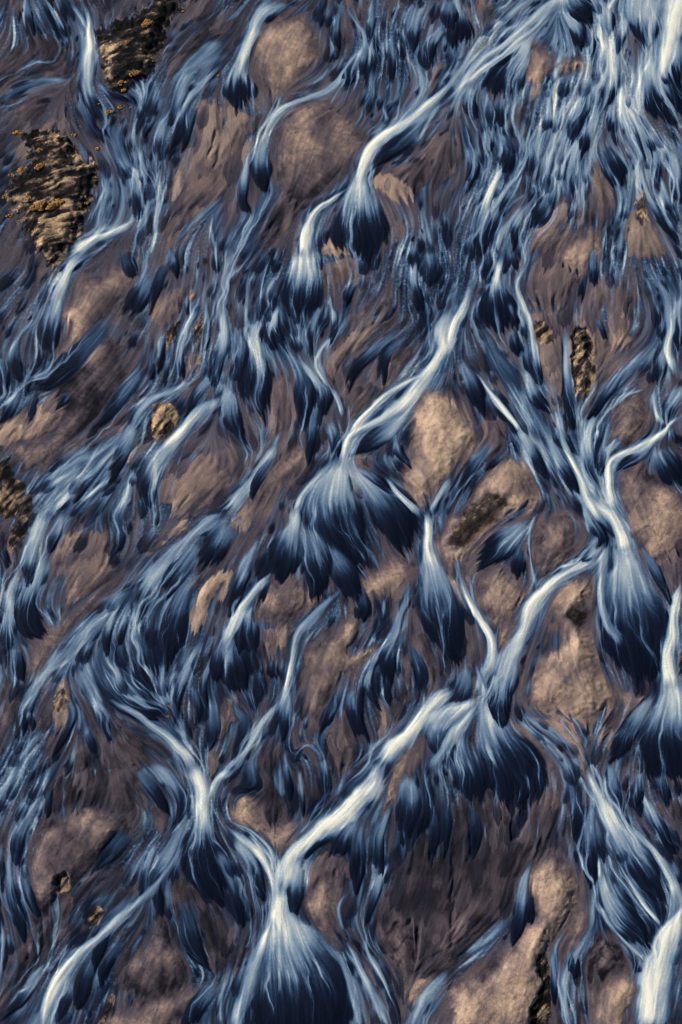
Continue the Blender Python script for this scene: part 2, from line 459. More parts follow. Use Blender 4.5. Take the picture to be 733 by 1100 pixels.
# things of the river bed:  kind | tile tone height_m rough | label | polygon
BARS = """
rock_outcrop|00 1.2 3.4 1.0|black rock outcrop with tan left shoulder beside the milky stream at upper left|300 100;345 80;400 60;460 20;540 -6;592 10;560 60;530 110;510 170;500 230;450 262;410 305;350 272;325 220;318 160
rock_outcrop|00 4.6 4.2 1.0|largest rugged rock outcrop banded tan and black with ochre moss near left edge|60 450;130 430;190 420;235 440;260 500;310 530;320 570;290 640;275 700;260 760;222 823;160 860;110 800;90 760;60 690;20 640;30 590;80 540;100 480
sandbar|01 5.0 2.0 .15|rounded brown sandbar with curved ripples right of the uppermost broad blue fan|115 90;160 55;230 55;290 100;310 170;270 230;200 290;150 315;110 290;90 230;95 160
sandbar|01 4.2 1.6 .2|wide mauve brown sandbar under the long arched blue stream|190 370;260 330;330 330;400 390;450 440;440 500;390 560;330 600;260 660;180 625;158 560;160 480;165 410
sandbar|02 5.8 1.6 .2|small tan sandbar with curled left tip among feathered fans near top right|230 160;270 140;330 180;430 190;420 235;300 250;255 265;222 205
sandbar|02 5.4 1.6 .3|tan sandbar with pale crest just below the feathered upper right fans|362 775;400 745;440 732;466 760;470 823;440 870;370 870;340 830
rock_knoll|02 8.0 1.8 .7|small bright ochre rock on brown sand near the upper right edge|578 650;595 618;615 622;622 660;618 700;600 705;588 690
sandbar|10 5.2 2.0 .15|mauve tan sandbar beside the blue tongue just below the largest outcrop|255 70;330 60;400 50;440 90;430 120;380 180;330 230;285 265;220 315;180 330;205 280;225 230;205 190;238 130
sandbar|10 3.3 2.0 .3|long dark brown streaked sandbar in the left middle below dark rippled water|270 290;350 260;395 330;400 400;360 460;300 540;240 590;180 640;100 700;40 640;60 605;130 590;200 540;215 460;190 435;225 385
rock_outcrop|10 4.6 1.8 .8|pale tan bank with black rock patches touching the left edge|-40 680;0 660;30 655;40 700;70 730;110 790;105 830;60 850;0 840;-40 830
rock_knoll|10 8.0 2.8 .8|rounded ochre rock knoll standing between two blue streams in the left middle|485 490;510 472;540 465;575 500;572 550;545 600;505 595;485 545
rock_knoll|10 7.2 1.6 .9|slim ochre rock rib, left one of the pair above the rounded knoll|540 240;583 200;572 260;545 297;530 285
rock_knoll|10 6.6 1.6 1.0|slim ochre rock rib, right one of the pair above the rounded knoll|620 240;652 190;655 235;638 290;615 300
boulder|10 7.6 1.0 .7|tiny ochre boulder ringed by a looping trickle above the pair of ribs|606 116;622 104;634 116;628 134;612 140
sandbar|11 6.2 3.0 .3|large tan sandbar with stepped ridge just right of the bright central knot|650 425;733 470;795 560;795 605;740 680;680 760;620 790;560 720;600 640;605 520;620 470
sandbar|11 5.4 1.6 .2|tan sandbar with dark cracked edge left of the central dark fan|110 720;160 670;210 640;262 622;245 690;200 730;130 770;100 823;70 823
rock_knoll|12 7.2 2.0 .8|small rock with black hooked rim left of the long oval rock|252 215;285 212;312 235;312 275;275 282;257 250
rock_outcrop|12 6.4 3.6 1.0|long oval rock with black hollow and ochre flanks between two blue channels|378 245;410 232;440 260;447 320;455 380;432 455;402 455;382 400;376 320
sandbar|12 5.2 2.4 .5|oval brown speckled sandbar enclosed by blue streams at the right middle|505 500;560 440;610 450;625 520;600 580;540 620;512 600;512 550
sandbar|12 5.0 2.0 .35|brown sandbar with fan of fine cracks below the bent stream, right edge|520 700;560 670;600 655;640 700;700 745;760 780;790 860;733 950;640 1000;600 940;560 900;540 823
sandbar|12 6.0 3.0 .2|tan sandbar holding a large black rock hollow, right of centre|160 650;200 660;245 690;262 740;258 800;180 840;120 900;60 930;30 980;-30 985;-58 930;-20 850;30 800;60 770;110 700
rock_outcrop|12 .9 1.2 .8|black rock patch in the middle of the tan sandbar right of centre|60 790;110 755;160 765;180 800;140 850;80 900;10 950;-40 930;0 860
sandbar|20 4.9 1.0 .15|narrow mauve tan sandbar lying diagonally beside the rippled stream at the left|130 400;220 330;300 250;375 205;395 195;385 220;320 290;250 370;180 460;120 545;92 560;100 470
rock_outcrop|20 4.6 2.0 1.0|dark pointed rock with ochre edges near left edge between blue channels|36 60;70 10;110 0;122 22;75 90;50 128;28 110
rock_knoll|20 8.2 2.0 .8|slender ochre rock spike on the brown bar at lower left|172 610;185 570;205 535;214 575;216 630;185 645
boulder|20 5.5 1.0 .9|small dark boulder at the head of a blue tongue, lower left|535 625;548 612;552 640;545 672;533 660
sandbar|21 4.7 2.0 .35|mauve brown sandbar with wavy scratches lower left of the central dark fan|105 265;170 205;210 192;258 240;278 285;230 345;190 365;135 355;95 320
sandbar|21 5.4 2.4 .25|broad layered sandbar with pale crest running left to right, below centre|240 455;310 400;400 330;438 325;440 400;405 450;470 432;475 455;420 505;345 590;290 680;252 640;242 560;260 510
sandbar|21 5.2 1.2 .2|pale mauve sandbar between central dark fan and bright narrow stream|430 215;480 185;560 150;605 160;598 215;545 240;500 280;450 280;432 250
sandbar|21 6.8 1.2 .3|small oval tan sandbar inside the fork of the lower main stream|545 815;570 762;608 730;634 742;618 785;580 820;555 835
sandbar|22 5.6 2.6 .6|rounded tan sandbar with black bands, hemmed by blue streams right of centre|260 100;270 42;310 12;370 12;400 60;390 120;350 165;310 195;292 215;258 165
sandbar|22 5.6 2.2 .5|tan sandbar with small dark gullies left of the bright straight stream|75 260;130 175;195 215;248 265;225 310;195 345;130 375;105 345;75 300
sandbar|22 5.8 1.2 .2|small tan triangle of sand in the fork above the lower knot|140 385;195 335;225 300;215 350;180 420;150 470;138 440
sandbar|22 6.0 3.6 .35|biggest tan sandbar with wide base and eroded steps, lower right of middle|230 580;242 520;330 440;345 400;305 350;320 300;345 240;440 205;448 260;432 330;440 400;470 490;515 580;495 635;440 675;330 658;245 640;222 605
rock_outcrop|22 1.6 1.4 .9|dark hollowed rock near the top of the biggest tan sandbar|345 325;380 305;425 310;425 345;400 385;375 360;345 350
rock_outcrop|22 2.6 2.0 1.0|dark brown rock touching the right edge beside the bright stream|722 450;760 420;790 480;780 560;735 570;722 510
sandbar|30 4.3 3.2 .3|big dark brown sandbar with pale upper rim at lower left|110 240;160 172;230 142;290 127;340 142;395 160;412 215;345 290;305 340;230 400;150 480;112 470;85 400;92 300
rock_knoll|30 6.2 .9 1.0|flat cracked ochre rock on the slope of the big dark sandbar|178 350;215 335;228 370;215 400;180 395
rock_knoll|30 8.2 2.0 .9|bright ochre rock by the blue stream at the big dark sandbar tip|283 475;310 440;336 458;325 500;300 515;282 540
sandbar|30 3.9 2.4 .3|brown sandbar with tan ridge between two dark streams, bottom left|400 640;500 545;530 495;555 560;595 620;612 690;560 740;480 755;410 715
sandbar|30 5.0 1.6 .2|flat tan sandbar with straight pale crest on the bottom edge, left|380 785;480 745;600 712;680 702;700 722;620 780;560 830;520 880;330 880;340 820
rock_knoll|30 6.8 1.6 .9|ochre and black rock on the bottom edge at lower left|310 830;340 772;355 725;378 742;348 800;345 880;300 880
sandbar|31 5.2 1.6 .15|pale mauve ragged sandbar in the fork left of lower main stream|5 160;50 95;80 110;130 188;200 182;255 165;238 220;185 285;145 260;75 200;0 172
sandbar|31 5.0 1.4 .15|tan sandbar strip dropping diagonally right of the big lower fan|250 430;300 362;340 380;350 440;348 520;395 600;310 560;268 480
sandbar|31 4.6 1.6 .5|brown sandbar with curled pale lip right of the big lower fan|512 530;565 492;600 500;612 590;590 675;535 640;503 570
sandbar|31 6.6 .9 .2|small pale tan sandbar at the head of the bottom edge stream|585 700;620 680;660 690;610 735;588 742
sandbar|31 6.6 1.0 .8|long ochre sliver of sand beside the lower main stream|498 130;503 60;540 0;560 -20;590 -15;560 50;530 80;508 150
sandbar|32 5.7 3.6 .35|long tan sandbar with hooked rounded head at lower right|238 330;290 282;335 262;358 290;398 350;402 420;370 500;330 560;300 600;308 680;318 760;300 880;0 880;-20 740;0 700;100 640;190 560;222 500;250 430;240 380
rock_outcrop|32 5.0 1.4 1.0|knobbly black and ochre rock line along the long hooked sandbar|270 600;292 600;305 650;312 760;300 830;240 830;245 760;280 700;262 650
sandbar|32 3.9 1.8 .6|dark brown sandbar left of the brightest cream stream, bottom right|440 600;470 535;515 560;548 640;520 660;460 690;432 660
sandbar|32 5.8 1.8 .25|tan sandbar with feathered left edge at bottom beside the cream stream|420 880;450 745;515 680;570 682;598 720;560 823;550 880
sandbar|32 5.6 1.0 .15|slim tan sandbar between two joining blue channels at lower right|352 640;378 575;398 475;428 455;438 500;400 570;372 620
"""
# ------------------------------------------------------------------ noise
TAB = rng.random((256, 256)).astype(np.float32)
def N(u, v, seed=0):
    u = np.asarray(u, np.float32) + seed*17.37; v = np.asarray(v, np.float32) + seed*5.71
    iu = np.floor(u); iv = np.floor(v); fu = u-iu; fv = v-iv
    fu = fu*fu*(3-2*fu); fv = fv*fv*(3-2*fv)
    a = iu.astype(np.int32) & 255; b = iv.astype(np.int32) & 255; a1 = (a+1) & 255; b1 = (b+1) & 255
    return (TAB[a, b]*(1-fu)+TAB[a1, b]*fu)*(1-fv) + (TAB[a, b1]*(1-fu)+TAB[a1, b1]*fu)*fv
def fbm(u, v, o=4, seed=0):
    r = 0; a = .5; t = 0
    for k in range(o):
        r = r + a*N(u, v, seed+k*3.1); t += a; a *= .5; u = u*2.03+3.7; v = v*2.03+1.9
    return r/t
def sm(x, a, b):
    t = np.clip((x-a)/(b-a), 0, 1); return t*t*(3-2*t)
jj, ii = np.meshgrid(np.arange(NX, dtype=np.float32), np.arange(NY, dtype=np.float32))
PX = GX0 + jj/S; PY = GY0 + ii/S                      # photo-plan coordinates of every vertex
# ------------------------------------------------------------------ helpers
def tile(s): return 244.33*int(s[1]), 275.*int(s[0])
def catmull(P, step):
    P = np.asarray(P, float); Q = np.vstack([2*P[0]-P[1], P, 2*P[-1]-P[-2]]); out = []
    for i in range(1, len(Q)-2):
        L = math.hypot(*(Q[i+1]-Q[i])[:2]); n = max(2, int(L/step))
        t = np.linspace(0, 1, n, endpoint=False)[:, None]
        out.append(.5*((2*Q[i])+(-Q[i-1]+Q[i+1])*t+(2*Q[i-1]-5*Q[i]+4*Q[i+1]-Q[i+2])*t*t+(-Q[i-1]+3*Q[i]-3*Q[i+1]+Q[i+2])*t**3))
    out.append(Q[-2][None]); return np.vstack(out)
def box(x0, y0, x1, y1):
    a = max(0, int((x0-GX0)*S)); b = min(NX, int((x1-GX0)*S)+2); c = max(0, int((y0-GY0)*S)); d = min(NY, int((y1-GY0)*S)+2)
    return (slice(c, d), slice(a, b)) if b > a+1 and d > c+1 else None
class Field: pass
def new_field():
    f = Field(); f.v = np.zeros((NY, NX), np.float32); f.m = f.v.copy(); f.q = f.v.copy(); f.h = f.v.copy(); f.r = f.v.copy()
    f.id = np.zeros((NY, NX), np.int16); return f
def param(C, sl):
    """along (0..1) and across (-1..1) coordinates of a tongue with centre line C = x y w b"""
    x = PX[sl].ravel(); y = PY[sl].ravel()
    n = len(C); d = np.gradient(C[:, :2], axis=0); ln = np.hypot(d[:, 0], d[:, 1])+1e-6; T = d/ln[:, None]
    best = np.full(x.shape, 1e9, np.float32); idx = np.zeros(x.shape, np.int32)
    for k in range(n):
        e = (x-C[k, 0])**2+(y-C[k, 1])**2; m = e < best; best[m] = e[m]; idx[m] = k
    dx = x-C[idx, 0]; dy = y-C[idx, 1]
    al = (dx*T[idx, 0]+dy*T[idx, 1])/ln[idx]; la = dx*T[idx, 1]-dy*T[idx, 0]
    f = np.clip(idx+np.where((idx == 0) | (idx == n-1), al, np.clip(al, -1, 1)), -50, n+50)
    t = f/(n-1); fi = np.clip(f, 0, n-1.001); i0 = fi.astype(int); fr = fi-i0
    w = C[i0, 2]*(1-fr)+C[i0+1, 2]*fr; b = C[i0, 3]*(1-fr)+C[i0+1, 3]*fr
    sh = PX[sl].shape
    return [a.reshape(sh).astype(np.float32) for a in (t, la/np.maximum(w, .3), w, b, T[idx, 0], T[idx, 1])] + [ln.mean()*(n-1)]
def parse():
    out = []
    for l in TONGUES.strip().split('\n'):
        p = l.split('|'); tl, kind = p[0].split(); ox, oy = tile(tl); P = []
        for q in p[1].split(';'):
            a = [float(z) for z in q.split()]
            if len(a) < 4: a = a+[P[-1][2]*3 if len(a) < 3 else a[2], 0][:4-len(a)]
            P.append((ox+a[0]/3, oy+a[1]/3, a[2]/3, a[3]/10))
        if kind == 'S' and P[-1][1] < P[0][1]-4: P = P[::-1]
        P = [(x, y, w, b**.8 if b > 0 else 0) for x, y, w, b in P]; out.append((kind, P, len(p) > 2))
    return out
def paint(f, kind, C0, fringe, seed, soft=None, flow=None, cid=0, thick=.25, alpha=1.):
    step = 2.5 if len(C0) < 3 or C0[0][2] < 4 else 4
    C = catmull(C0, step); C[:, 2] = np.maximum(C[:, 2]*((.92*(.45+.55*sm(np.linspace(0, 1, len(C)), -.02, .25)*sm(np.linspace(1, 0, len(C)), -.25, .2)))[:] if kind == 'S' else 1.08 if alpha == 1 else 1), .5); C[:, 3] = np.clip(C[:, 3], 0, 1)
    W = C[:, 2].max()*1.6+3
    sl = box(C[:, 0].min()-W, C[:, 1].min()-W, C[:, 0].max()+W, C[:, 1].max()+W)
    if sl is None: return
    t, s, w, b, tx, ty, L = param(C, sl)
    wn = (N(t*L/14, s*.7, seed)-.5)*.35 if kind != 'S' else (N(t*L/24, s*.5, seed)-.5)*.8+(N(t*L/8, s*1.2, seed+1)-.5)*.22
    s = s + wn*(1-.6*fringe)
    a_ = np.abs(s)
    if kind == 'F':
        k = 2.2+C[:, 2].max()/5
        if fringe:
            fn = N(s*k*.42, t*1.1, seed+2)*.45+N(s*k*1.3, t*1.3, seed+3)*.33+N(s*k*3.1, t*2, seed+5)*.22
            t2 = t+(fn-.35)*min(.6, 42/L)*sm(t, .2, .9)
        else:
            t2 = t+(N(s*k*.8, t, seed+2)*.6+N(s*k*2.3, t*1.5, seed+4)*.4-.45)*min(.38, 8/L)*sm(t, .3, .9)
        tc = .62 if not fringe else .5
        cap = np.sqrt(np.clip(1-(np.clip(t2-tc, 0, 9)/(1.03-tc))**2.2, 0, 1))
        e = cap-a_
        sf = .5*(1-sm(t, .05, .6))+.10
        A = sm(e, 0, sf)*sm(t, -.03, .6 if alpha < 1 else .2)*(t2 < 1.03)
        st = N(s*k*1.1+3, t*1.6, seed+7)*.6+N(s*k*2.7, t*2.5, seed+9)*.4
        off = (((seed*7919) % 13)/13-.5)*1.1 if not fringe else 0
        core = np.exp(-((s-off*sm(t, .2, .7))/(.55+.5*(1-t)))**2)
        v = b*(.55+.45*core)*(1+(st-.5)*(.38 if fringe else .22)*sm(t, .1, .5))
        t3 = t2+off*s*.35+(.10 if fringe else 0)
        v = v*(1-.9*sm(t3, .42, .93)**.8)*(1-.6*sm(a_/np.maximum(cap, .05), .55, 1)*sm(t, .25, .6))
        v = np.maximum(v, .01+.05*st*(1-sm(t2, .6, 1)))
        hh = thick*(.4+.6*sm(e, 0, .5))
    elif kind == 'V':
        e = 1-a_
        A = sm(e, 0, .35+.6*t)*sm(t, -.02, .07)*(1-sm(t, .35, 1))
        v = b*(1-.35*t)*(.75+.25*(1-a_)); hh = thick
        st = 0
    else:
        e = 1.1-a_
        st = N(s*3.2, t*L/40, seed+7)*.55+N(s*8, t*L/28, seed+9)*.45
        sf = .75 if b.max() < .75 else .5
        A = sm(e, 0, sf)*sm(t, -.02, min(.4, 24/L+.02))*sm(1-t, -.02, min(.3, 14/L+.02))
        A = A*(.75+.5*(st-.3)); b = b*(.82+.36*N(t*L/22, s*.8, seed+12))
        A = np.clip(A*1.15, 0, 1)
        core = np.exp(-(s/.7)**2)
        if b.max() > .8: b = np.minimum(b*1.15, 1.05)
        v = b*(.60+.40*core)*(1+(st-.5)*(.32 if b.max() < .85 else .18)*(1+a_))
        hh = thick*.8*core
    A = (A*alpha).astype(np.float32)
    v = np.clip(v, 0, 1)
    f.v[sl] += (v-f.v[sl])*A; f.m[sl] *= 1-A; f.h[sl] += (hh-f.h[sl])*A*.8; f.r[sl] *= 1-.8*A
    if cid and A.size: f.id[sl] = np.where(A > .5, cid, f.id[sl])
    if flow is not None:
        dw = np.gradient(C[:, 2])/np.maximum(np.hypot(*np.gradient(C[:, :2], axis=0).T), .1)
        fi = np.clip(t*(len(C)-1), 0, len(C)-1).astype(int); dv = np.clip(dw[fi], -.4, 1.2)*np.clip(s, -1.2, 1.2)
        ux = tx+ty*dv; uy = ty-tx*dv; nn = np.hypot(ux, uy)+1e-6
        wt = (np.exp(-(a_/1.2)**2)*(t > -.02)*(t < 1.05)*(1.5 if b.max() > .5 else 1)).astype(np.float32)
        flow[0][sl] += ux/nn*wt; flow[1][sl] += uy/nn*wt; flow[2][sl] += wt
def blur(a, r):
    """three box blurs"""
    for _ in range(3):
        for ax in (0, 1):
            p = np.pad(a, [(r+1, r) if k == ax else (0, 0) for k in (0, 1)], mode='edge').astype(np.float64).cumsum(ax)
            n = a.shape[ax]
            hi = np.take(p, range(2*r+1, 2*r+1+n), ax); lo = np.take(p, range(0, n), ax)
            a = ((hi-lo)/(2*r+1)).astype(np.float32)
    return a
def sdf(poly, sl):
    """signed distance (inside positive) to a smooth closed polygon"""
    P = np.vstack([poly[-2:], poly, poly[:2]]); Q = []
    for i in range(2, len(P)-2):
        for t in (0, .34, .67):
            Q.append(.5*((2*P[i])+(-P[i-1]+P[i+1])*t+(2*P[i-1]-5*P[i]+4*P[i+1]-P[i+2])*t*t+(-P[i-1]+3*P[i]-3*P[i+1]+P[i+2])*t**3))
    Q = np.array(Q); x = PX[sl]; y = PY[sl]
    ins = np.zeros(x.shape, bool); d = np.full(x.shape, 1e9, np.float32)
    for (x0, y0), (x1, y1) in zip(Q, np.roll(Q, -1, 0)):
        if y0 != y1: ins ^= ((y0 > y) != (y1 > y)) & (x < (x1-x0)*(y-y0)/(y1-y0)+x0)
        ex, ey = x1-x0, y1-y0; k = np.clip(((x-x0)*ex+(y-y0)*ey)/(ex*ex+ey*ey+1e-9), 0, 1)
        d = np.minimum(d, (x-x0-k*ex)**2+(y-y0-k*ey)**2)
    return np.where(ins, np.sqrt(d), -np.sqrt(d)).astype(np.float32)
def polyread(s, tl):
    ox, oy = tile(tl); return np.array([[ox+float(a)/3, oy+float(b)/3] for a, b in (p.split() for p in s.split(';'))])
def samp(a, x, y):
    x = np.clip(x, 0, NX-1.001); y = np.clip(y, 0, NY-1.001); i = x.astype(np.int32); j = y.astype(np.int32); fx = x-i; fy = y-j
    return (a[j, i]*(1-fx)+a[j, i+1]*fx)*(1-fy)+(a[j+1, i]*(1-fx)+a[j+1, i+1]*fx)*fy
def lic(src, fx, fy, n, step=1.0, back=True):
    acc = src.copy(); cnt = 1.
    for sg in ((1, -1) if back else (1,)):
        x = jj.copy(); y = ii.copy()
        for k in range(n):
            xi = np.clip(x, 0, NX-1).astype(np.int32); yi = np.clip(y, 0, NY-1).astype(np.int32)
            x += sg*step*fx[yi, xi]; y += sg*step*fy[yi, xi]
            xi = np.clip(x, 0, NX-1).astype(np.int32); yi = np.clip(y, 0, NY-1).astype(np.int32)
            w = 1-(k+1)/(n+1); acc += w*src[yi, xi]; cnt += w
    return acc/cnt
def norm01(a, lo=2, hi=98):
    s = a[::7, ::7]; p, q = np.percentile(s, [lo, hi]); return np.clip((a-p)/(q-p), 0, 1)
# ------------------------------------------------------------------ pass 1: guide and flow
TR = parse()
flow = [np.zeros((NY, NX), np.float32) for _ in range(3)]
g = new_field(); g.v[:] = .16; g.m[:] = .25
for l in FLATS.strip().split('\n'):
    a, pl = l.split('|'); tl, tone = a.split(); P = polyread(pl, tl)
    sl = box(*(P.min(0)-6), *(P.max(0)+6))
    if sl is None: continue
    A = sm(sdf(P, sl), -3, 3)*(1 if float(tone) > 3.2 else .55); g.m[sl] += (1-g.m[sl])*A
for k, (kind, P, fr) in enumerate(TR): paint(g, kind, P, fr, k*1.37, flow=flow)
R = int(12*S)
pbx = -.30-.42*np.clip(1-PX/733, 0, 1)*np.clip(1.25-PY/1100, 0, 1); pn = 1/np.sqrt(1+pbx**2)
wob = (fbm(PX/70, PY/70, 3, 40)-.5)*.9
FX = blur(flow[0], R)+(pbx*pn+wob)*.035; FY = blur(flow[1], R)+pn*.035
FX = FX*.5+flow[0]*.3; FY = FY*.5+flow[1]*.3
FX = blur(FX, 3); FY = blur(FY, 3)
nn = np.hypot(FX, FY)+1e-6; FX = (FX/nn).astype(np.float32); FY = (FY/nn).astype(np.float32)
WET = np.zeros((NY, NX), np.float32)
for cx, cy, rx, ry, a in [(620, 110, 120, 170, 1), (440, 50, 70, 60, .7), (540, 300, 60, 60, .5), (165, 150, 55, 95, .8), (50, 30, 70, 50, .7), (250, 330, 80, 90, .9), (105, 500, 75, 50, 1), (130, 690, 110, 60, .9), (600, 470, 80, 90, .8), (25, 370, 45, 100, .6), (380, 250, 60, 60, .5), (620, 800, 110, 80, .6), (640, 900, 60, 90, .6), (250, 930, 90, 60, .5), (30, 850, 50, 130, .7), (400, 720, 60, 70, .4), (690, 250, 50, 120, .6), (480, 270, 60, 90, .5), (60, 1040, 60, 60, .4)]:
    WET = np.maximum(WET, a*np.exp(-(((PX-cx)/rx)**2+((PY-cy)/ry)**2)**1.5))
GV = blur(g.v, int(5*S))+.10*WET; GM = blur(g.m, int(4*S))*(1-.6*WET)
print('flow', time.time()-T0)
wn_ = rng.random((NY, NX)).astype(np.float32)
streak = norm01(lic(blur(wn_, 1), FX, FY, int(22*S), 1.0))            # fine threads
sp = (wn_[:, ::-1] > .988).astype(np.float32)
thread = norm01(blur(lic(sp, FX, FY, int(30*S), 1.0), 1)-.0, 5, 99.5)     # sparse long threads of silt
streak2 = norm01(lic(blur(wn_[::-1].copy(), 2), FX, FY, int(30*S), 1.3)) # broad feathers
# drainage: water parcels let go over the plain gather into a branching web of trickles
def drainage(npar, steps, wob_s, wob_a, seed):
    th = (fbm(PX/wob_s, PY/wob_s, 3, seed)-.5)*2*wob_a
    c, s_ = np.cos(th), np.sin(th); ax = FX*c-FY*s_; ay = FX*s_+FY*c
    pw = (.12+np.clip(GV, 0, .5)**1.3*2+.35*WET)*(1-.80*sm(GM, .15, .75)); pw = pw[::4, ::4].astype(np.float64).ravel(); pw /= pw.sum()
    pick = rng.choice(pw.size, npar, p=pw); wq = len(range(0, NX, 4))
    x = (pick % wq)*4+rng.random(npar)*4; y = (pick//wq)*4+rng.random(npar)*4
    acc = np.zeros(NX*NY, np.float64); life = steps*(.35+.65*rng.random(npar))
    for k in range(steps):
        xi = np.clip(x, 0, NX-1).astype(np.int64); yi = np.clip(y, 0, NY-1).astype(np.int64); q = yi*NX+xi
        al = np.clip(k/12, 0, 1)*np.clip((life-k)/25, 0, 1)*(x > 0)*(x < NX)*(y > 0)*(y < NY)
        acc += np.bincount(q, weights=al, minlength=NX*NY)
        x = x+ax[yi, xi]*.9; y = y+ay[yi, xi]*.9
    return acc.reshape(NY, NX).astype(np.float32)
_a = drainage(int(11000*S*S), int(110*S), 12, .8, 71); _b = drainage(int(6500*S*S), int(150*S), 34, .75, 77)
def veins(a, g): a = blur(a, 1) if g else a; return np.clip(np.log1p(a)/np.percentile(np.log1p(a[::5, ::5]), 99.3), 0, 1.15)
_p = lambda a: (a+np.roll(a, 1, 0)+np.roll(a, 1, 1)+np.roll(np.roll(a, 1, 0), 1, 1))/4
net = veins(_p(_p(_a)), 0); net2 = _p(veins(_b, 0)) if S < 1.5 else _p(_p(veins(_b, 0)))
print('lic', time.time()-T0)
# ------------------------------------------------------------------ pass 2: the bed
f = new_field()
big = fbm(PX/60, PY/60, 3, 3)
f.m = np.clip(.15+sm(streak2*.6+big*.7, .40, .75)*.62-.5*sm(GV, .3, .6)-.45*WET, 0, 1).astype(np.float32)
f.v = (.10+.22*streak+.16*(1-streak2)+.7*np.clip(GV-.16, 0, 1)).astype(np.float32)
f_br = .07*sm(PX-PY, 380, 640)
tone_shift = -.07*sm(PY, 500, 900)*(1-sm(PX, 200, 560))-.05*(1-sm(PX+PY, 150, 450))-.10*np.exp(-((PX-475)/75)**2-((PY-895)/75)**2)-.04*sm(PX+PY, 900, 1300)*(PX > 0)  # darker bed tone at lower left, upper left, lower right and lower centre
f.q = (.26+tone_shift+.10*streak+.40*(big-.5)+.16*(streak2-.5)).astype(np.float32)
f.r[:] = sm(fbm(PX/45, PY/45, 3, 9), .42, .62)
for k, l in enumerate(FLATS.strip().split('\n')):
    a, pl = l.split('|'); tl, tone = a.split(); tone = float(tone)/10; P = polyread(pl, tl)
    sl = box(*(P.min(0)-14), *(P.max(0)+14))
    if sl is None: continue
    d = sdf(P, sl)+(streak2[sl]-.5)*9+(fbm(PX[sl]/9, PY[sl]/9, 2, k)-.5)*6
    A = sm(d, -1, 2.5)
    f.m[sl] += (1-f.m[sl])*A
    qq = tone*1.36-.09+tone_shift[sl]+(streak[sl]-.5)*.10+(fbm(PX[sl]/22, PY[sl]/22, 4, k+5)-.5)*.34
    f.q[sl] += (qq-f.q[sl])*A; f.h[sl] += (.5*sm(d, 0, 20)+.25*fbm(PX[sl]/12, PY[sl]/12, 4, k)-f.h[sl])*A; f.r[sl] *= 1-A*.6
# feathers filling the plain, laid from downstream to upstream like scales
cand = []
lim = NX*NY
while len(cand) < 6800:
    x = rng.uniform(GX0, GX0+NX/S); y = rng.uniform(GY0, GY0+NY/S)
    i = min(NY-1, int((y-GY0)*S)); j = min(NX-1, int((x-GX0)*S))
    mm = GM[i, j]
    if rng.random() < .975*sm(mm, .08, .6): continue
    if rng.random() < .35*y/1100: continue
    cand.append((y, x, i, j, mm))
while len(cand) < 9800:
    x = rng.uniform(GX0, GX0+NX/S); y = rng.uniform(GY0, GY0+NY/S)
    i = min(NY-1, int((y-GY0)*S)); j = min(NX-1, int((x-GX0)*S))
    if GM[i, j] > .22: cand.append((y, x, i, j, 9.))
cand.sort(reverse=True)
for k, (y, x, i, j, mm) in enumerate(cand):
    dens = fbm(np.float32(x/70), np.float32(y/70), 2, 60)
    L = (8+30*rng.random()**1.9)*(.7+.8*dens)*(.8+.5*y/1100); w = L*rng.uniform(.12, .24)
    silt = mm > 5
    if silt: mm = GM[i, j]; L = 12+34*rng.random()**1.4; w = L*rng.uniform(.12, .24)
    P = []; xx, yy = float(j), float(i); nst = 5
    gv = GV[i, j]
    topblue = .12 if (x > 400 and y < 420) else 0
    hb = np.clip(gv*1.1+rng.uniform(-.05, .42)+topblue, .08, .80)
    if mm > .5: hb *= .5
    for q in range(nst+1):
        P.append((GX0+xx/S, GY0+yy/S, w*(.35+.65*min(1, q/3.2)) if q < nst else w*.8, hb*(1-q/nst)**1.1))
        a = min(NY-1, max(0, int(yy))); b = min(NX-1, max(0, int(xx)))
        xx += FX[a, b]*L*S/nst; yy += FY[a, b]*L*S/nst
    if silt:                 # a lobe of mauve silt instead of water
        C = catmull(P, 2.5); C[:, 2] = np.maximum(C[:, 2], .5); W = C[:, 2].max()*1.3+2
        sl = box(C[:, 0].min()-W, C[:, 1].min()-W, C[:, 0].max()+W, C[:, 1].max()+W)
        if sl is None: continue
        t, s, w_, b_, tx, ty, LL = param(C, sl)
        kk = 1.5+w/2.5; t2 = t+(N(s*kk, t, k)*.6+N(s*kk*2.4, t*2, k+5)*.4-.4)*min(.6, 14/L)*sm(t, .2, .9)
        e = np.sqrt(np.clip(1-(np.clip(t2-.6, 0, 9)/.43)**2, 0, 1))-np.abs(s)
        A = (sm(e, 0, .12)*sm(t, 0, .6)*.72).astype(np.float32)
        qe = max(.04, f.q[min(NY-1, i), min(NX-1, j)]+rng.uniform(-.24, .10))
        qv = qe+(.10*(1-t))
        f.q[sl] += (qv-f.q[sl])*A; f.m[sl] += (.92-f.m[sl])*A; f.h[sl] += (.25*A-f.h[sl]*.0)*A*.3
    elif k % 5 < 3:
        PV = [(p[0], p[1], p[2]*(.7+.35*n_), min(.75, .2+hb*.7)) for n_, p in enumerate(P)]
        paint(f, 'V', PV, False, k*.77, thick=.1, alpha=(.75-.3*mm)*(.5+.5*gv/.4 if gv < .4 else 1))
        paint(f, 'F', P, rng.random() < .25, k*.77, thick=.18, alpha=rng.uniform(.35, .95))
    else:
        P = [(p[0], p[1], p[2]*(.25+.2*n_), min(.8, .25+hb*.75)) for n_, p in enumerate(P)]
        paint(f, 'V', P, False, k*.77, thick=.12, alpha=(.35+.6*hb)*(1-mm*.7))
print('fill', time.time()-T0)
THINGS = []
def rz0(x, y, k): return fbm(x/7, y/7, 3, k+13)
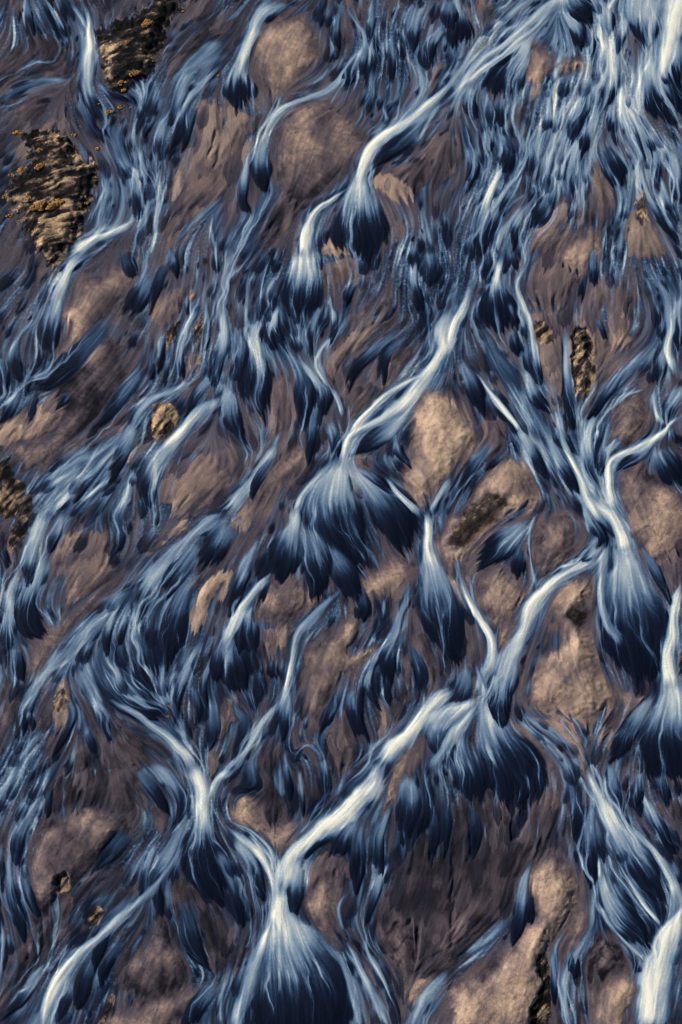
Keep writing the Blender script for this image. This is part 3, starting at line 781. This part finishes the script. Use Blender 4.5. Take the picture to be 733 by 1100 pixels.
def put_bar(k, l, f):
    kind, a, label, pl = l.split('|'); tl, tone, H, rough = a.split(); tone = float(tone)/10; H = float(H); rough = float(rough)
    P = polyread(pl, tl); c = P.mean(0)
    sl = box(*(P.min(0)-16), *(P.max(0)+16))
    if sl is None: return
    rock = kind != 'sandbar'
    x = PX[sl]; y = PY[sl]
    d0 = sdf(P, sl)
    d = d0+(streak[sl]-.5)*(5 if not rock else 1)+(streak2[sl]-.5)*(12 if not rock else 1)+(fbm(x/(8 if not rock else 5), y/(8 if not rock else 5), 4, k)-.5)*(7 if not rock else 7 if tl != '00' and tone > .2 else 20)
    if not rock:                                        # damp silt skirt round the bar
        sk = sm(d0+(streak2[sl]-.5)*12, -9, 2)*.8
        f.q[sl] += (.30+.35*(tone-.3)+.08*(rz0(x, y, k)-.5)-f.q[sl])*sk; f.m[sl] += (1-f.m[sl])*sk
    hollow = rock and tone < .2 and k > 0
    A = .75*sm(d0+(fbm(x/9, y/9, 3, k)-.5)*12, -5, 8) if hollow else sm(d, -.5, 1.6) if rock else sm(d, -2, 5)
    # bedding lines run down to the right in the outcrops; ripples arc round the bars
    ang = .38 if tl == '00' else .9; Hs = H*(.62 if tl == '00' else .8)
    u = x*math.cos(ang)-y*math.sin(ang); v = x*math.sin(ang)+y*math.cos(ang)
    wx = (fbm(x/20, y/20, 3, k+6)-.5)*9; rz = fbm((u+wx*1.6)/(13 if rock else 24), (v+wx*.8)/(3.2 if rock else 5), 5, k+2); rz2 = fbm(x/6, y/6, 4, k+9); bg = fbm(x/26, y/26, 4, k+4)
    ridge = 1-np.abs(rz*2-1)
    if rock:
        small = min(1, math.sqrt(np.ptp(P[:, 0])*np.ptp(P[:, 1]))/30)
        hgt = .5*Hs*sm(d, 0, 16*small+2)*(.2+.4*rz+.5*bg+.3*rz2)+.1
        q = tone*.72-.05+(.12 if k > 0 and tone < .2 else 0)+(rz-.5)*(1.5 if tone > .2 or k == 0 else .4)*rough+(rz2-.5)*.7*rough+(bg-.5)*.9*rough
        q = q+(rng.random(x.shape)-.5)*.16*sm(rz2, .3, .7)+.35*(sm(fbm(x/2.6, y/1.8, 2, k+41), .66, .8)-.1)*rough*.7
        if k == 0: q = q+.75*np.exp(-(((x-115)/10)**2+((y-55)/16)**2))
        q = np.clip(q, .0, .95)
    else:
        dh = d0+(bg-.5)*10+(rz2-.5)*3
        hgt = .45*H*(.35*sm(dh, -2, 8+H*4)+.65*sm(dh, 0, 34))*(.7+.6*(bg-.1))+.08*(rz2-.5)*(.5+2*rough)+.08*ridge*(.5+rough)
        wxx = x+7*(fbm(x/14, y/14, 3, k+21)-.5)*2; wyy = y+7*(fbm(x/14, y/14, 3, k+23)-.5)*2
        gu = 1-np.abs(fbm(wxx/22, wyy/10, 3, k+25)*2-1); gul = sm(gu, .86, .99)*sm(bg, .42, .58)          # little gullies
        ar = np.hypot(x-c[0]-40, y-c[1]+60); rp = np.sin(ar*.9+5*fbm(x/18, y/18, 2, k+31))*sm(rz2, .4, .7)   # wind ripples
        hgt = hgt-.16*gul*(.4+rough)+.03*rp+.10*(fbm(x/3, y/3, 3, k+27)-.5)*(.3+rough)
        st = sm(rz, .58, .66)*rough
        q = tone+.05+tone_shift[sl]*.7-.18*(1-sm(d0+(bg-.5)*10, 0, 16))+(bg-.5)*.62+(streak[sl]-.5)*.10+(streak2[sl]-.5)*.06+(rz2-.5)*.14*(.4+rough)-st*.20-.05*gul+.025*rp  # crest light painted into the tone: tan on top, darker towards the edge
        if rough >= .5: q = q-.4*sm(bg, .55, .7)*rough
        spk = rng.random(x.shape) < .004+.01*rough
        q = np.where(spk, q-.16, q)
    f.q[sl] += (q-f.q[sl])*A; f.m[sl] += (1-f.m[sl])*A; f.h[sl] += (hgt-f.h[sl])*A; f.r[sl] *= 1-A
    f.id[sl] = np.where(A > .5, 1000+k, f.id[sl])
    THINGS.append((kind, label, c, P))
BL = BARS.strip().split('\n')
for k, l in enumerate(BL): put_bar(k, l, f)
print('bars', time.time()-T0)
low = [(k, z) for k, z in enumerate(TR) if not (z[0] == 'S' and max(p[3] for p in z[1]) >= .78)]
high = [(k, z) for k, z in enumerate(TR) if (z[0] == 'S' and max(p[3] for p in z[1]) >= .78)]
def key(z):
    kind, P, fr = z[1]; L = sum(math.hypot(P[i+1][0]-P[i][0], P[i+1][1]-P[i][1]) for i in range(len(P)-1))
    wide = max(p[2] for p in P)
    if kind == 'S': return (1, -max(p[3] for p in P)) if wide < 10 else (0, 0)
    return (1 if wide < 18 else .5, -max(p[3] for p in P)*0 - P[-1][1]/2000)
for k, (kind, P, fr) in high:                          # pale shallows either side of the main threads
    paint(f, 'S', [(x, y, w*1.7+2, b*.46) for x, y, w, b in P], fr, k*1.37+.5, alpha=.6)
for k, (kind, P, fr) in sorted(low, key=key):
    paint(f, kind, P, fr, k*1.37, cid=k+1, thick=.3)
# comb: push every edge along the current by the thread pattern, which feathers it
amp = (1.5+6*sm(fbm(PX/40, PY/40, 2, 21), .35, .75))*S*(1-.55*sm(GV, .35, .7))
bar = blur(((f.id >= 1000)).astype(np.float32), 4); amp = amp*(1-.9*sm(bar, .6, 1))
dd = amp*(streak2*.45+streak*.55-.5)*2
sx = jj-dd*FX; sy = ii-dd*FY
for nme in ('v', 'm', 'q', 'h'): setattr(f, nme, samp(getattr(f, nme), sx, sy).astype(np.float32))
f.id = f.id[np.clip(sy, 0, NY-1).astype(int), np.clip(sx, 0, NX-1).astype(int)]
clus = .45+.95*sm(fbm(PX/38, PY/38, 3, 91), .36, .62)
keep = (1-.72*sm(GV, .32, .48)*(1-WET))*clus*(1-.82*sm(blur((f.id >= 1000).astype(np.float32), 2), .3, .9))*(1-.55*sm(GM, .35, .85))
halo = np.clip(sm(blur(net, 3), .30, .75)*keep, 0, 1)                 # shallow sheets of pale water around the web
f.v += (np.maximum(f.v, .20+.55*GV+.22*WET)-f.v)*halo*.55; f.m *= 1-halo*.45
for nv, gain, lo in ((net2, .62, .36), (net, .72, .34)):
    t_ = np.clip(sm(nv, lo, 1.0)*keep, 0, 1)
    tv = np.clip(.22+gain*.58*nv+.45*np.clip(GV-.1, 0, .6), 0, .95)
    A = np.clip(t_*(.55+.9*GV+.3*WET), 0, .9)
    f.v += (np.maximum(tv, f.v)-f.v)*A; f.m *= 1-A*.9
# scale-like lobes stepping down through the pale sheets, each ending in deep dark water
wv = blur((f.v*(1-f.m)), 3); n_ = 0; sc_ = []
while len(sc_) < 170:
    x = rng.uniform(GX0, GX0+NX/S); y = rng.uniform(GY0, GY0+NY/S); i = min(NY-1, int((y-GY0)*S)); j = min(NX-1, int((x-GX0)*S))
    if rng.random() < sm(wv[i, j], .10, .3)*keep[i, j]*sm(WET[i, j], .35, .75)*(1-sm(GV[i, j], .4, .6)): sc_.append((y, x, i, j))
for n_, (y, x, i, j) in enumerate(sorted(sc_, reverse=True)):
    L = (14+26*rng.random()**1.3)*(.8+.5*y/1100); w = L*rng.uniform(.15, .30); P = []; xx, yy = float(j), float(i); hb = min(.8, wv[i, j]*1.15+.06)
    for q in range(6):
        P.append((GX0+xx/S, GY0+yy/S, w*(.25+.75*min(1, q/3.4))*(1 if q < 5 else .8), hb*(1-q/5)**.8))
        a = min(NY-1, max(0, int(yy))); b = min(NX-1, max(0, int(xx))); xx += FX[a, b]*L*S/5; yy += FY[a, b]*L*S/5
    paint(f, 'F', P, False, n_*.91+.3, thick=.15, alpha=rng.uniform(.3, .6))
for k, (kind, P, fr) in high: paint(f, kind, P, fr, k*1.37, cid=k+1, thick=.4)
dd = 1.2*S*(streak-.5)*2; sx = jj-dd*FX; sy = ii-dd*FY
f.v = samp(f.v, sx, sy); f.m = samp(f.m, sx, sy)
# threads of silt in the water, plus ripple sparkle painted in pale
f.v = np.clip(f.v*(1+.14*(streak-.5))+.5*np.clip(f.r, 0, 1)*sm(streak, .62, .98)*(.25+GV)*(1-f.m)+.05*(streak-.5)*(1-f.m)+(.20*sm(thread, .35, 1)-.04)*sm(GV+.5*WET, .12, .5)*(1-f.m)*sm(f.v, .04, .25), 0, 1)
f.v = f.v*.5+.5*lic(f.v, FX, FY, int(4*S)); f.m = f.m*.6+.4*lic(f.m, FX, FY, int(3*S))
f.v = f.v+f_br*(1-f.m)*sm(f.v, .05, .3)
f.v = np.clip(f.v*(.66+.35*sm(f.v, .10, .5)), 0, 1)
print('paint done', time.time()-T0)
# ------------------------------------------------------------------ into Blender
import bpy, bmesh
from mathutils import Vector, Matrix
SC = bpy.context.scene; COL = SC.collection
CAMH, TILT, FPX = 300., math.radians(12), 550/math.tan(math.radians(20))
ct, st_ = math.cos(TILT), math.sin(TILT)
def ground(u, v):
    """plan position of a traced point on the river plain"""
    dx = (np.asarray(u)-366.5)/FPX; dy = -(np.asarray(v)-550)/FPX
    wy = dy*ct+st_; wz = dy*st_-ct
    k = -CAMH/wz; return dx*k, wy*k
def node(nt, t, loc=None, **kw):
    n = nt.nodes.new(t)
    for k, v in kw.items(): setattr(n, k, v)
    return n
def ramp(nt, stops):
    n = nt.nodes.new('ShaderNodeValToRGB'); e = n.color_ramp.elements
    while len(e) > 2: e.remove(e[-1])
    for i, (p, *c) in enumerate(stops):
        if i < 2: e[i].position = p
        else: e.new(p)
        e[i].color = (*c, 1)
    return n
WR = [(0,.003,.005,.014),(.12,.008,.014,.036),(.26,.026,.052,.112),(.42,.082,.142,.25),(.58,.19,.275,.39),(.76,.40,.475,.545),(.88,.60,.655,.65),(.96,.80,.81,.73),(1,.88,.87,.77)]
SR = [(0,.006,.006,.009),(.18,.022,.019,.028),(.32,.078,.062,.078),(.45,.15,.114,.118),(.6,.31,.222,.182),(.8,.56,.40,.29),(1,.74,.58,.42)]
RR = [(0,.005,.005,.006),(.18,.018,.014,.014),(.32,.045,.034,.031),(.45,.12,.087,.07),(.6,.26,.18,.12),(.8,.46,.31,.18),(1,.66,.48,.30)]
def bed_material(name, bump=.25):
    m = bpy.data.materials.new(name); m.use_nodes = True; nt = m.node_tree; L = nt.links.new
    B = nt.nodes['Principled BSDF']
    at = node(nt, 'ShaderNodeAttribute', attribute_name='bed'); sp = node(nt, 'ShaderNodeSeparateColor'); L(at.outputs['Color'], sp.inputs[0])
    v, mm, q, rr = sp.outputs[0], sp.outputs[1], sp.outputs[2], at.outputs['Alpha']
    geo = node(nt, 'ShaderNodeNewGeometry')
    def noise(scale, detail=2, rough=.6):
        n = node(nt, 'ShaderNodeTexNoise'); n.inputs['Scale'].default_value = scale; n.inputs['Detail'].default_value = detail; n.inputs['Roughness'].default_value = rough
        L(geo.outputs['Position'], n.inputs['Vector']); return n.outputs['Fac']
    def M(op, a, b, c=None):
        n = node(nt, 'ShaderNodeMath', operation=op)
        for i, x in enumerate((a, b, c)):
            if x is None: continue
            if isinstance(x, (int, float)): n.inputs[i].default_value = x
            else: L(x, n.inputs[i])
        return n.outputs[0]
    fine = noise(3.2, 3, .75); grain = noise(9., 1)
    rip = noise(1.5, 4, .7)
    # ripple sparkle painted into the water colour as pale flecks in riffles
    g1 = M('ADD', M('SUBTRACT', fine, .5), M('MULTIPLY', M('SUBTRACT', grain, .5), .6)); rp = M('MULTIPLY', M('SUBTRACT', M('MAXIMUM', rip, .5), .53), M('MULTIPLY', rr, 1.5))
    v2 = M('ADD', M('MULTIPLY_ADD', M('MULTIPLY', g1, .35), M('ADD', v, .06), v), M('MULTIPLY', rp, .9))
    q2 = M('MULTIPLY_ADD', M('ADD', M('MULTIPLY', g1, .9), M('MULTIPLY', M('SUBTRACT', grain, .5), 1.1)), M('ADD', M('MULTIPLY', q, .5), .05), q)
    w = ramp(nt, WR); s = ramp(nt, RR if 'rock' in name else SR); L(v2, w.inputs[0]); L(q2, s.inputs[0])
    mx = node(nt, 'ShaderNodeMix', data_type='RGBA'); L(mm, mx.inputs[0]); L(w.outputs[0], mx.inputs[6]); L(s.outputs[0], mx.inputs[7])
    L(mx.outputs[2], B.inputs['Base Color'])
    L(M('MULTIPLY_ADD', mm, .45, .42), B.inputs['Roughness'])
    B.inputs['Specular IOR Level'].default_value = .06
    bp = node(nt, 'ShaderNodeBump'); bp.inputs['Strength'].default_value = bump; bp.inputs['Distance'].default_value = .25
    L(M('ADD', M('MULTIPLY', fine, .6), M('MULTIPLY', rip, M('ADD', rr, .25))), bp.inputs['Height']); L(bp.outputs[0], B.inputs['Normal'])
    return m
MAT = {k: bed_material(k, b) for k, b in (('silt_bed', .3), ('silty_water', .2), ('river_sand', .45), ('weathered_rock', .8))}
WX, WY = ground(PX, PY)
Hm = blur(f.h, 1)*1.0
border = np.minimum(np.minimum(jj, NX-1-jj), np.minimum(ii, NY-1-ii)); Hm *= sm(border, 0, 20)
CO = np.stack([WX, WY, Hm], -1).reshape(-1, 3).astype(np.float32)
AT = np.stack([f.v, f.m, np.clip(f.q, 0, 1), np.clip(f.r, 0, 1)], -1).reshape(-1, 4).astype(np.float32)
gx = np.gradient(CO.reshape(NY, NX, 3), axis=1); gy = np.gradient(CO.reshape(NY, NX, 3), axis=0)
NRM = np.cross(gy, gx); NRM /= np.linalg.norm(NRM, axis=-1, keepdims=True); NRM = NRM.reshape(-1, 3).astype(np.float32)
if NRM[0, 2] < 0: NRM = -NRM
# object number of every face
fid = f.id[:-1, :-1].astype(np.int32).copy()
wat = (f.m[:-1, :-1] < .5)
major = {}
for k, (kind, P, fr) in enumerate(TR):
    mb = max(p[3] for p in P); mw = max(p[2] for p in P)
    if kind == 'S' and mb >= .78: major[k+1] = 'river_channel'
    elif kind == 'F' and mw > 15: major[k+1] = 'river_fan'
ids = np.unique(fid)
for k in ids:
    if 0 < k < 1000 and k not in major: fid[fid == k] = 0
for k in ids[ids >= 1000]:                              # each bar or rock is one piece: crumbs go back to the bed
    yy, xx = np.nonzero(fid == k); y0, y1, x0, x1 = yy.min(), yy.max()+1, xx.min(), xx.max()+1
    mk = fid[y0:y1, x0:x1] == k; lab = np.where(mk, np.arange(1, mk.size+1).reshape(mk.shape), 0)
    while True:
        o = np.pad(lab, 1); n4 = np.maximum.reduce([o[1:-1, 1:-1], o[:-2, 1:-1], o[2:, 1:-1], o[1:-1, :-2], o[1:-1, 2:]])*mk
        if (n4 == lab).all(): break
        lab = n4
    u_, c_ = np.unique(lab[mk], return_counts=True); sub = fid[y0:y1, x0:x1]; sub[mk & (lab != u_[c_.argmax()])] = 0
chan = (fid > 0) & (fid < 1000)
fid[chan & ~wat] = 0
fid[(fid == 0) & wat] = 900
QI = (np.arange(NY-1)[:, None]*NX+np.arange(NX-1)[None]).ravel()
fl = fid.ravel(); order = np.argsort(fl, kind='stable'); srt = fl[order]
cuts = np.flatnonzero(np.diff(srt))+1; groups = np.split(order, cuts)
LUT = np.zeros(NX*NY, np.int64)
def build(name, faces, mat, origin=None, ring=None):
    q = QI[faces]; F = np.stack([q, q+NX, q+NX+1, q+1], -1)
    used = np.unique(F); LUT[used] = np.arange(len(used)); F = LUT[F]
    co = CO[used].copy(); at = AT[used]; nr = NRM[used]
    if ring is not None:
        b = len(used); rc, rf, ra = ring(lambda g: LUT[g], b)
        co = np.vstack([co, rc]); at = np.vstack([at, ra]); nr = np.vstack([nr, np.tile([[0, 0, 1]], (len(rc), 1))]); F = np.vstack([F, rf])
    o0 = np.zeros(3)
    if origin is not None: o0 = np.array(origin); co = co-o0
    me = bpy.data.meshes.new(name); me.vertices.add(len(co)); me.vertices.foreach_set('co', co.astype(np.float32).ravel())
    me.loops.add(F.size); me.loops.foreach_set('vertex_index', F.astype(np.int32).ravel())
    me.polygons.add(len(F)); me.polygons.foreach_set('loop_start', np.arange(0, F.size, 4, dtype=np.int32))
    me.update(calc_edges=True)
    a = me.attributes.new('bed', 'FLOAT_COLOR', 'POINT'); a.data.foreach_set('color', at.astype(np.float32).ravel())
    me.polygons.foreach_set('use_smooth', np.ones(len(F), bool))
    me.normals_split_custom_set_from_vertices(nr.astype(np.float32))
    me.materials.append(mat)
    o = bpy.data.objects.new(name, me); o.location = o0; COL.objects.link(o); return o
def outer(lut, b):
    """carries the plain out to the horizon"""
    e = list(range(NX)) + [NX*k+NX-1 for k in range(1, NY)] + [NX*(NY-1)+k for k in range(NX-2, -1, -1)] + [NX*k for k in range(NY-2, 0, -1)]
    e = np.array(e[::1]); n = len(e); c = CO[e].mean(0); rows = [CO[e]]; F = []
    base = np.arange(n)
    co = [CO[e]]
    for sc in (1.015, 1.8, 4, 12, 60): q = c+(CO[e]-c)*sc; q[:, 2] = 0; co.append(q)
    for r in range(len(co)-1):
        i = b+r*n+base; j = b+r*n+np.roll(base, -1); F.append(np.stack([i, j, j+n, i+n], -1))
    co = np.vstack(co); at = np.tile(np.array([[.2, .7, .28, .4]], np.float32), (len(co), 1)); at[:n] = AT[e]
    F = np.vstack(F)
    return co, F, at
made = {}
for gidx in groups:
    k = int(fl[gidx[0]])
    if k == 0:
        o = build('river_bed', gidx, MAT['silt_bed'], ring=outer); o['kind'] = 'structure'
    elif k == 900:
        o = build('shallow_water', gidx, MAT['silty_water']); o['kind'] = 'structure'
    elif k < 1000:
        if len(gidx) < 40: gidx = gidx
        o = build(major[k], gidx, MAT['silty_water']); o['kind'] = 'structure'
    else:
        kind, label, c, P = THINGS[k-1000]; x, y = ground(*c)
        o = build(kind, gidx, MAT['river_sand'] if kind == 'sandbar' else MAT['weathered_rock'], origin=(float(x), float(y), 0.))
        o['label'] = label; o['category'] = {'sandbar': 'sandbar', 'rock_outcrop': 'rock outcrop', 'rock_knoll': 'rock', 'boulder': 'boulder'}[kind]
        o['group'] = {'sandbar': 'sandbars between the river channels', 'rock_outcrop': 'rock outcrops in the river bed', 'rock_knoll': 'small ochre rocks in the river bed', 'boulder': 'boulders in the river'}[kind]
    made[k] = o
# dark rock showing through a sandbar belongs to that bar
for child, parent in ((21, 20), (34, 33), (37, 36), (48, 47)):
    if 1000+child in made and 1000+parent in made:
        a, b = made[1000+child], made[1000+parent]; a.parent = b; a.location = a.location-b.location
        a.name = 'rock_patch'
        for kk in ('category', 'group'): del a[kk]
print('objects', len(made), time.time()-T0)
# ------------------------------------------------------------------ moss clumps
def moss_material():
    m = bpy.data.materials.new('ochre_moss'); m.use_nodes = True; nt = m.node_tree; B = nt.nodes['Principled BSDF']
    g_ = node(nt, 'ShaderNodeNewGeometry'); n = node(nt, 'ShaderNodeTexNoise'); n.inputs['Scale'].default_value = 3.; n.inputs['Detail'].default_value = 4
    nt.links.new(g_.outputs['Position'], n.inputs['Vector'])
    r = ramp(nt, [(.3, .05, .025, .01), (.5, .22, .11, .035), (.7, .42, .25, .09)]); nt.links.new(n.outputs['Fac'], r.inputs[0]); nt.links.new(r.outputs[0], B.inputs['Base Color'])
    B.inputs['Roughness'].default_value = .95; B.inputs['Specular IOR Level'].default_value = .1
    return m
MM = moss_material(); import random; rd = random.Random(5)
def moss(u, v, wpx, label):
    x, y = ground(u/3, v/3); x = float(x); y = float(y)
    j = int((u/3-GX0)*S); i = int((v/3-GY0)*S); z = float(Hm[i, j])
    sz = wpx/3*.2*.40; bm = bmesh.new()
    for c in range(9):
        a = rd.uniform(0, 6.28); rr_ = sz*math.sqrt(rd.random())*.9; r0 = sz*rd.uniform(.28, .5)
        res = bmesh.ops.create_icosphere(bm, subdivisions=3, radius=1)
        cx, cy = rr_*math.cos(a)*1.25, rr_*math.sin(a)*.7
        cy += cx*.25
        sd = rd.random()*50
        for w in res['verts']:
            d = w.co.copy(); k = 1+.55*(float(N(d.x*2.2+sd, d.y*2.2+d.z*1.7, 3))-.5)+.5*(float(N(d.x*6+sd, d.y*6+d.z*5, 8))-.5)
            w.co = Vector((cx+d.x*r0*k*1.2, cy+d.y*r0*k, d.z*r0*k*.5+.1*r0))
    me = bpy.data.meshes.new('moss_clump'); bm.to_mesh(me); bm.free(); me.materials.append(MM)
    for p in me.polygons: p.use_smooth = True
    o = bpy.data.objects.new('moss_clump', me); o.location = (x, y, z); COL.objects.link(o)
    o['label'] = label; o['category'] = 'moss clump'; o['group'] = 'ochre moss clumps on and around the outcrops'
A_ = 'the black upper left outcrop'; B_ = 'the largest outcrop'
for u, v, w, l in [
 (478, 82, 44, 'wide flat ochre moss clump high on '+A_), (410, 145, 24, 'small ochre moss clump in the middle of '+A_), (490, 200, 16, 'tiny ochre moss clump by the right side of '+A_),
 (435, 243, 36, 'ochre moss clump on the foot of '+A_+', highest of three'), (397, 271, 30, 'middle of three ochre moss clumps on the foot of '+A_), (401, 291, 22, 'lowest ochre moss clump on the foot of '+A_),
 (705, 243, 14, 'lone tiny orange moss clump in pale water left of the uppermost broad fan'), (355, 362, 34, 'orange moss clump in the shallows just below the milky stream tongue'), (392, 346, 22, 'small dim moss clump in the shallows right of the orange one'),
 (421, 347, 12, 'tiny moss clump, rightmost in the shallows below the black outcrop'), (320, 336, 10, 'speck of orange moss on the edge of the milky stream tongue'), (314, 480, 20, 'small orange moss clump in the shallows off the upper right of '+B_),
 (135, 487, 28, 'round ochre moss clump near the top of '+B_), (75, 548, 34, 'brownish ochre moss clump on the upper left shoulder of '+B_), (38, 568, 26, 'ochre moss clump at the far left corner of '+B_),
 (60, 430, 34, 'flat ochre moss clump just above '+B_), (95, 650, 30, 'ochre moss clump on the left flank of '+B_), (278, 657, 22, 'ochre moss clump on the right edge of '+B_),
 (127, 672, 50, 'left of two long pale moss clumps low on '+B_), (178, 662, 60, 'right of two long pale moss clumps low on '+B_), (130, 545, 36, 'wide ochre moss clump in the upper middle of '+B_),
 (14, 636, 16, 'small moss clump left of '+B_), (35, 695, 26, 'dull moss clump below the left flank of '+B_), (590, 38, 14, 'tiny red brown moss clump on dark sand right of '+A_), (240, 436, 18, 'small dull moss clump at the upper right tip of '+B_)]:
    moss(u, v, w, l)
# ------------------------------------------------------------------ light, sky, camera
W = bpy.data.worlds.new('World'); SC.world = W; W.use_nodes = True; nt = W.node_tree
sky = nt.nodes.new('ShaderNodeTexSky'); sky.sky_type = 'NISHITA'; sky.sun_disc = False
EL, AZ = math.radians(29), math.radians(-62)          # azimuth from +Y (up in the photo), towards the left
sky.sun_elevation = EL; sky.sun_rotation = AZ
nt.links.new(sky.outputs[0], nt.nodes['Background'].inputs[0]); nt.nodes['Background'].inputs[1].default_value = .05
sun = bpy.data.lights.new('sun', 'SUN'); sun.energy = 5.; sun.angle = math.radians(.5); sun.color = (1, .93, .82)
so = bpy.data.objects.new('sun', sun); COL.objects.link(so)
d = Vector((math.sin(AZ)*math.cos(EL), math.cos(AZ)*math.cos(EL), math.sin(EL)))
so.rotation_euler = d.to_track_quat('Z', 'Y').to_euler(); so.location = d*400
cam = bpy.data.cameras.new('camera'); co_ = bpy.data.objects.new('camera', cam); COL.objects.link(co_); SC.camera = co_
cam.sensor_fit = 'VERTICAL'; cam.sensor_height = 24; cam.lens = 12/math.tan(math.radians(20)); cam.clip_end = 30000; cam.clip_start = 1
co_.location = (0, 0, CAMH); co_.rotation_euler = (TILT, 0, 0)
SC.view_settings.view_transform = 'Standard'; SC.view_settings.look = 'None'; SC.view_settings.gamma = 1; SC.view_settings.exposure = 0.18; SC.cycles.filter_width = 1.1
print('done', time.time()-T0)
